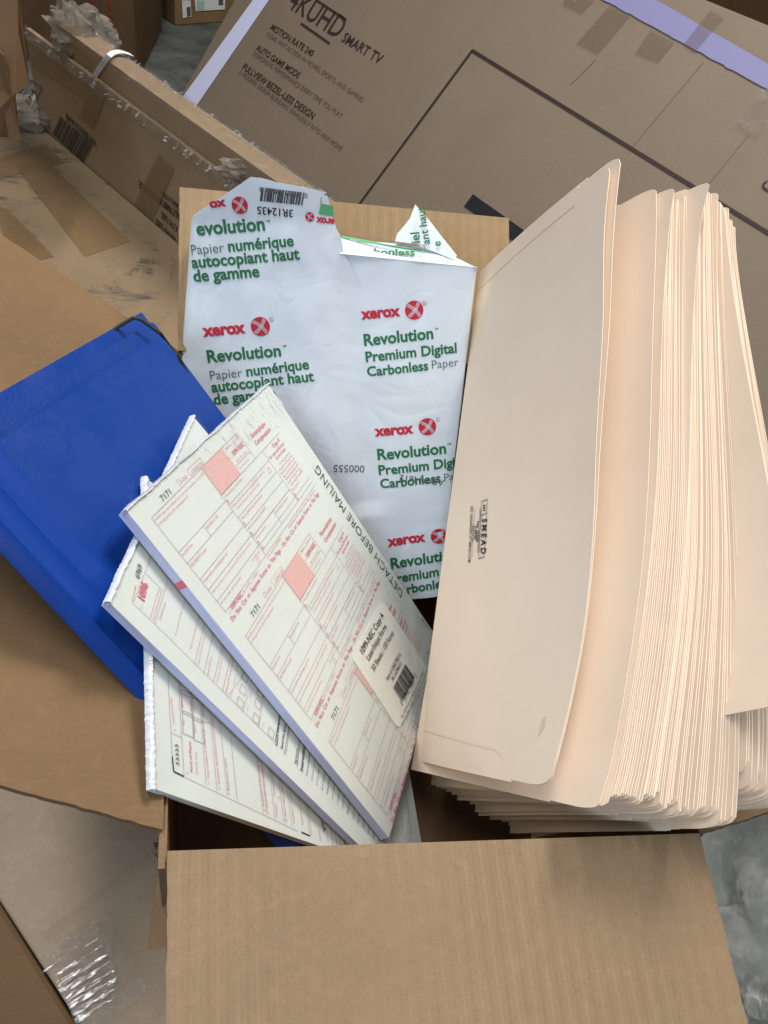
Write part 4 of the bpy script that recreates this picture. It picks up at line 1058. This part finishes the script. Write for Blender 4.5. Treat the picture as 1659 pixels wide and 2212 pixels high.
# two long boxes standing on edge
def longbox(p0, p1, y_off, zt, zb, th, label, ext0=0.0, ext1=0.0, marks=None):
    a = p0 + kn * y_off - kd * ext0; c = p1 + kn * y_off + kd * ext1
    q = [V((c.x, c.y, zt)), V((a.x, a.y, zt)), V((a.x, a.y, zb)), V((c.x, c.y, zb))]
    t = thing('long_carton', (a + c) / 2 * 1.0 + V((0, 0, zb - ((a + c) / 2).z)), label, 'carton')
    b = MB(); b.slab(q, kn * th, M['long_board'])
    if marks: marks(b)
    b.build('board', t)
    return t, q
Ls = Sheet(V((k1.x, k1.y, -.1)) + kn * .002, kd, V((0, 0, 1)))
def marks1(b):
    def lt1(s, a, c, m_=M['ink_tan'], bo=.02, hs=1.2): Ls.text(b, s, z1(*a), z1(*c), m_, bo, hs, .0012)
    lt1('WF302151AAE', (640, 930), (435, 742), hs=1.0)
    Ls.barcode(b, [z1(555, 1075), z1(350, 885), z1(402, 768), z1(620, 955)], M['ink_tan'], 22, .0012, 8)
    lt1('3677MIF20231206LE', (1195, 1412), (920, 1192)); lt1('MALAYSIA', (1180, 1345), (1065, 1250)); lt1('4.74 LBS', (1180, 1500), (1070, 1392)); lt1('65.90 LBS', (1165, 1575), (1035, 1440))
    gb = [z1(210, 530), z1(282, 585), z1(215, 712), z1(150, 655)]
    for p, q in zip(gb, gb[1:] + gb[:1]): Ls.line(b, p, q, .0014, M['ink_tan'], .0012)
    Ls.poly(b, [z1(*p) for p in ((170, 650), (205, 632), (218, 650), (205, 698), (190, 690), (172, 675))], M['ink_tan'], .0012)
    Ls.line(b, z1(212, 635), z1(228, 605), .0025, M['ink_tan'], .0012); Ls.line(b, z1(212, 592), z1(240, 614), .0035, M['ink_tan'], .0012)
    for p, q in zip(((100, 590), (115, 602), (130, 616)), ((150, 545), (165, 555), (180, 568))): Ls.line(b, z1(*p), z1(*q), .002, M['ink_tan'], .0012)
k0 = k1 - kd * .04
L1, q1 = longbox(k0, k2, .002, -.016, FLOOR + .001, .0065, 'long tan carton wrapped in film with upside down printing and a barcode', .0, .16, marks1)
L2, q2 = longbox(k0, k2, .010, .015, FLOOR + .001, .032, 'long tan carton with white strap, behind the barcoded one', -.09, .30)
for q in ([(520, 760), (620, 500), (720, 580), (620, 850)], [(880, 1370), (1050, 1010), (1160, 1110), (1010, 1460)], [(190, 400), (270, 300), (610, 560), (560, 640)]):
    b = MB(); Ls.quad(b, [z1(*p) for p in q], M['tape'], .0016, n=10); b.build('packing_tape', L1)
def filmstrip(parent, a, c, top, drop, back, seed, m, amp=.008):
    b = MB()
    def fn(i, j):
        p = a.lerp(c, i); t_ = j * (drop + back)
        n = noise.noise(V((i * 30, j * 5, seed))) + .6 * noise.noise(V((i * 90, j * 14, seed)))
        if t_ < back: q = V((p.x, p.y, top)) + kn * (back - t_) + V((0, 0, .003 + amp * abs(n) * .8))
        else: q = V((p.x, p.y, top - (t_ - back))) - kn * (.003 + amp * abs(n) * .8 * (1 - (t_ - back) / drop * .7))
        return q
    b.grid(fn, 160, 18, m); return b.build('stretch_film', parent, smooth=True)
filmstrip(L1, k0 + kn * .002, k2 + kd * .16 + kn * .002, -.016, .014, .002, 1.0, M['stretch'], .003)
filmstrip(L2, k0 + kn * .010 + kd * .09, k2 + kd * .3 + kn * .010, .015, .010, .032, 5.0, M['stretch'], .005)
for L_, pa, pb, zt_, sd in ((L1, k0 - kn * .003, k2 + kd * .16 - kn * .003, -.013, 1.0), (L2, k0 + kn * .036 + kd * .10, k2 + kd * .3 + kn * .036, .021, 4.0)):
    b = MB()
    b.grid(lambda i, j: pa.lerp(pb, i) * 1.0 + V((0, 0, zt_ - pa.lerp(pb, i).z - .014 * j * (.7 + .6 * noise.noise(V((i * 18, sd, 0)))))) + kn * (.005 * (1 - j) - .002 + .003 * noise.noise(V((i * 90, j * 3, sd)))), 200, 8, M['film_streak'])
    b.build('stretch_film', L_, smooth=True)  # glints on the film edges are put in as pale streaks
# strap over the second long box
b = MB()
_f = V((k1.x, k1.y, 0)) + kn * .0085
st = [on(p, _f, kn) for p in ((203, 167), (213, 151), (226, 133), (235, 122))] + [onz(p, .0195) for p in ((243, 115), (256, 112), (270, 114), (284, 119))]
for p, q in zip(st, st[1:]): b.slab([p - kd * .006, p + kd * .006, q + kd * .006, q - kd * .006], V((0, 0, .0008)), M['strap'])
b.build('white_strap', L2)
# bunched film end of the second box
b = MB(); crumple(b, on((140, 66), V((k1.x, k1.y, 0)) + kn * .030, kn), .034, M['milky'], 9.0, (.45, .5, 1.1), 20); b.build('bunched_film', L2, smooth=True)
b = MB(); crumple(b, on((178, 76), V((k1.x, k1.y, 0)) + kn * .030, kn), .045, M['milky'], 4.0, (.9, .5, .75), 24); b.build('bunched_film', L2, smooth=True)
# torn hole near its right end
b = MB(); c0 = at((532, 362), 1.06)
crumple(b, on((530, 366), V((k1.x, k1.y, 0)) + kn * .016, kn), .020, M['milky'], 6.0, (1.5, .6, .5), 16)
b.build('bunched_film', L2, smooth=True)

# big brown cartons behind
zb = -.62
p = onz((297, 175), zb); q = p + V((-1.0, .10, 0)); hh = 1.0
t = thing('brown_carton', p.lerp(q, .5), 'large dark brown carton with red side printing standing behind the long boxes', 'carton')
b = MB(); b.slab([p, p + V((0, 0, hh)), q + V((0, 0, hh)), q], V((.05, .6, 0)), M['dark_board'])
nS = (p - q).cross(V((0, 0, 1))).normalized(); nS = nS if nS.dot(CP - p) > 0 else -nS
Ms = Sheet(p, (p - q).normalized(), V((0, 0, 1)))
zq = Z(500 / 1659 * .6777, 0, 0)
Ms.text(b, 'ten ship in this', zq(1150, 0), zq(1150, 420), M['red_dark'], .02, 1.1, .003); Ms.text(b, 'often', zq(985, 0), zq(985, 150), M['red_dark'], .02, 1.1, .003)
b.build('board', t)
p = onz((379, 56), zb); q1_, q2_ = onz((325, 20), zb), onz((520, 46), zb)
t = thing('brown_carton', p, 'brown carton with white labels standing alone on the floor in the distance', 'carton')
b = MB(); up_ = V((0, 0, .42)); x_ = (q2_ - p); y_ = (q1_ - p)
b.slab([p, p + x_, p + x_ + y_, p + y_], up_, cardboard('far_carton_board', (0.26, 0.155, 0.07), None)); b.build('board', t, bevel=.006)
Ts = Sheet(p, x_.normalized(), V((0, 0, 1)))
b = MB()
Ts.quad(b, [z1(1205, 118), z1(1262, 108), z1(1256, 0), z1(1198, 0)], M['label'], .004); Ts.quad(b, [z1(1290, 72), z1(1482, 60), z1(1486, -20), z1(1280, -20)], M['label'], .004)
Ts.quad(b, [z1(1232, 108), z1(1256, 100), z1(1254, 40), z1(1228, 45)], M['ink_grey'], .006); Ts.quad(b, [z1(1300, 62), z1(1345, 58), z1(1345, 0), z1(1295, 0)], mat('pale_green_label', (.40, .55, .48)), .006); Ts.quad(b, [z1(1440, 30), z1(1470, 28), z1(1468, -10), z1(1440, -10)], M['ink_grey'], .006)
b.build('shipping_label', t)
# dark carton corner at the left edge, standing on the scuffed carton
e0 = onz((42, 318), KZ + .001)
def upto(p, px): return on(px, p, V((ray(px).x, ray(px).y, 0)).normalized())
dt = thing('dark_carton', e0, 'dark brown carton with a crushed corner at the upper left edge', 'carton')
b = MB(); d1 = .80
pts = [at((-60, -40), d1), at((38, -40), d1), at((46, 60), d1 * 1.0), at((64, 185), d1 * 1.02), at((34, 200), d1), at((42, 300), d1 * 1.03), at((-60, 290), d1)]
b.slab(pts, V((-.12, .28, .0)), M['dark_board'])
b.build('board', dt)
b = MB(); b.slab([at((-20, 90), d1 * .985), at((8, 120), d1 * .985), at((44, 302), d1 * 1.015), at((20, 300), d1 * 1.015)], V((0, .004, 0)), M['dark_board']); b.build('crushed_edge', dt)

# television carton leaning back behind
u_ = V((.54, -.84, 0)).normalized(); v_ = V((.84 * math.cos(.942), .54 * math.cos(.942), math.sin(.942))).normalized()
D0 = 2.52
O_ = at((388, 232), D0)
Tv = Sheet(O_, u_, v_)
tv = thing('television_carton', O_ + u_ * .8, 'large grey brown television carton with lilac edge bands, leaning back behind everything', 'carton')
utl = Tv.px((380, 221))[0]; vtop = Tv.px((1605, 33))[1]; vbot = Tv.px((388, 232))[1] - .01
b = MB(); W0, W1 = Tv.px((392, 215))[0] - .012, 2.55
b.slab([Tv.P(W0, vbot), Tv.P(W1, vbot), Tv.P(W1, vtop), Tv.P(W0, vtop)], -Tv.N * .17, M['tv_board'], M['tv_board'])
z7 = Z(900 / 1659 * .6777, 700 * .6777, 0); z8 = Z(948 / 1659 * .6777, 1500 * .6777, 0)
def tt(s, a, c, m_=M['ink_brown'], bo=.012, hs=1.0): Tv.text(b, s, z7(*a), z7(*c), m_, bo, hs, .002)
tt('4KUHD', (396, 40), (692, 229), bo=.004, hs=1.12); tt('SMART TV', (715, 240), (938, 380), bo=.01)
tt('MOTION RATE 240', (298, 172), (542, 335)); tt('AUTO GAME MODE', (214, 292), (462, 462)); tt('FULLVIEW BEZEL-LESS DESIGN', (133, 405), (546, 704))
f_ = M['ink_brown2']
tt('CLEAR, FAST ACTION IN MOVIES, SPORTS, AND GAMING', (272, 208), (838, 602), f_, 0); tt('RESPONSIVE PERFORMANCE EVERY TIME YOU PLAY', (196, 325), (714, 696), f_, 0); tt('A MODERN DESIGN BLENDING SEAMLESSLY INTO ANY HOME', (112, 432), (714, 890), f_, 0)
for a, c in (((572, 3), (747, 120)), ((480, 139), (650, 258))): Tv.line(b, z7(*a), z7(*c), .006, M['ink_brown'], .002)
Tv.line(b, (1022, 108), (640, 628), .008, M['ink_brown'], .002); Tv.line(b, (1021, 110), (1800, 590), .008, M['ink_brown'], .002)
Tv.quad(b, [(1003, 446), (1180, 571), (1199, 545), (1022, 420)], M['black_print'], .002)
Tv.line(b, z8(1655, 1010), z8(1632, 1030), .004, M['ink_brown'], .002); Tv.line(b, z8(1632, 1030), z8(1636, 1050), .004, M['ink_brown'], .002); Tv.line(b, z8(1636, 1050), z8(1700, 1090), .004, M['ink_brown'], .002)
for a, c in (((1300, 345), (900, 820)), ((1575, 720), (1300, 1060)), ((700, 330), (560, 470))):
    Tv.line(b, z8(*a), z8(*c), .003, mat('pressed_crease', (.225, .17, .12), .7), .0022)
tvb = b.build('board', tv)
ba, bb = Tv.px((390, 216)), Tv.px((420, 238)); wS = bb[0] - ba[0]
r_ = random.Random(8)
def strip_band(poly_lo, poly_hi, m_, name, jag, n=60):
    b = MB(); lo = [Tv.px(p) for p in poly_lo]; hi = [Tv.px(p) for p in poly_hi]
    def fn(i, j):
        a = (lerp(lo[0][0], lo[1][0], i), lerp(lo[0][1], lo[1][1], i)); c = (lerp(hi[0][0], hi[1][0], i), lerp(hi[0][1], hi[1][1], i))
        k = noise.noise(V((i * 40, 0, jag))) * .003 + noise.noise(V((i * 130, 3, jag))) * .002
        return Tv.P(lerp(a[0], c[0], j), lerp(a[1], c[1], j) + (k if j == 0 else 0), .0024)
    b.grid(fn, n, 1, m_); return b.build(name, tvb)
b = MB()
Tv.quad(b, [(390, 218), (420, 237), (610, -40), (577, -40)], M['white_strip'], .0024, n=4); b.build('pale_strip', tvb)
strip_band([(1230, -40), (1760, 250)], [(1346, -40), (1760, 197)], M['tape_lilac'], 'lilac_band', 2.0)
for q in ([(780, 30), (895, 90), (715, 305), (592, 245)], [(1010, 165), (1140, 240), (1048, 355), (918, 300)], [(540, -30), (700, 0), (620, 82), (518, 28)], [(1340, 60), (1420, 100), (1250, 300), (1190, 250)]):
    b = MB(); Tv.quad(b, [z8(*p) for p in q], M['tape_tv'], .0032, n=8); b.build('packing_tape', tvb)
b = MB(); Tv.bend = lambda u, v: (u, v, .004 * noise.noise(V((u * 50, v * 50, 1))))
Tv.quad(b, [z8(1640, 480), z8(1760, 560), z8(1600, 780), z8(1480, 700)], M['film_crumpled'], .007, n=40); b.build('clear_tape', tvb, smooth=True); Tv.bend = None
# dark carton beyond the television carton's top corner
p = onz((1600, 60), FLOOR)
t = thing('dark_carton', V((2.6, 3.2, FLOOR)), 'very dark carton just visible above the lilac banded carton, top right corner', 'carton')
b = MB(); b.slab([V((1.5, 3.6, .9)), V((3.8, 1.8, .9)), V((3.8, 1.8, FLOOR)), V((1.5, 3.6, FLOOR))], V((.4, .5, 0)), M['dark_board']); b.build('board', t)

# crumpled clear film on the floor at the right
b = MB()
c0 = onz((1672, 2140), FLOOR) + V((0.03, 0, 0)); fl_n = V((0, 0, 1))
crumple(b, c0 + V((0.02, -.03, .03)), .12, M['film_floor'], 2.2, (1, 1.3, .5), 40)
tag(b.build('plastic_film', smooth=True), 'crumpled clear plastic film lying on the concrete floor', 'film')
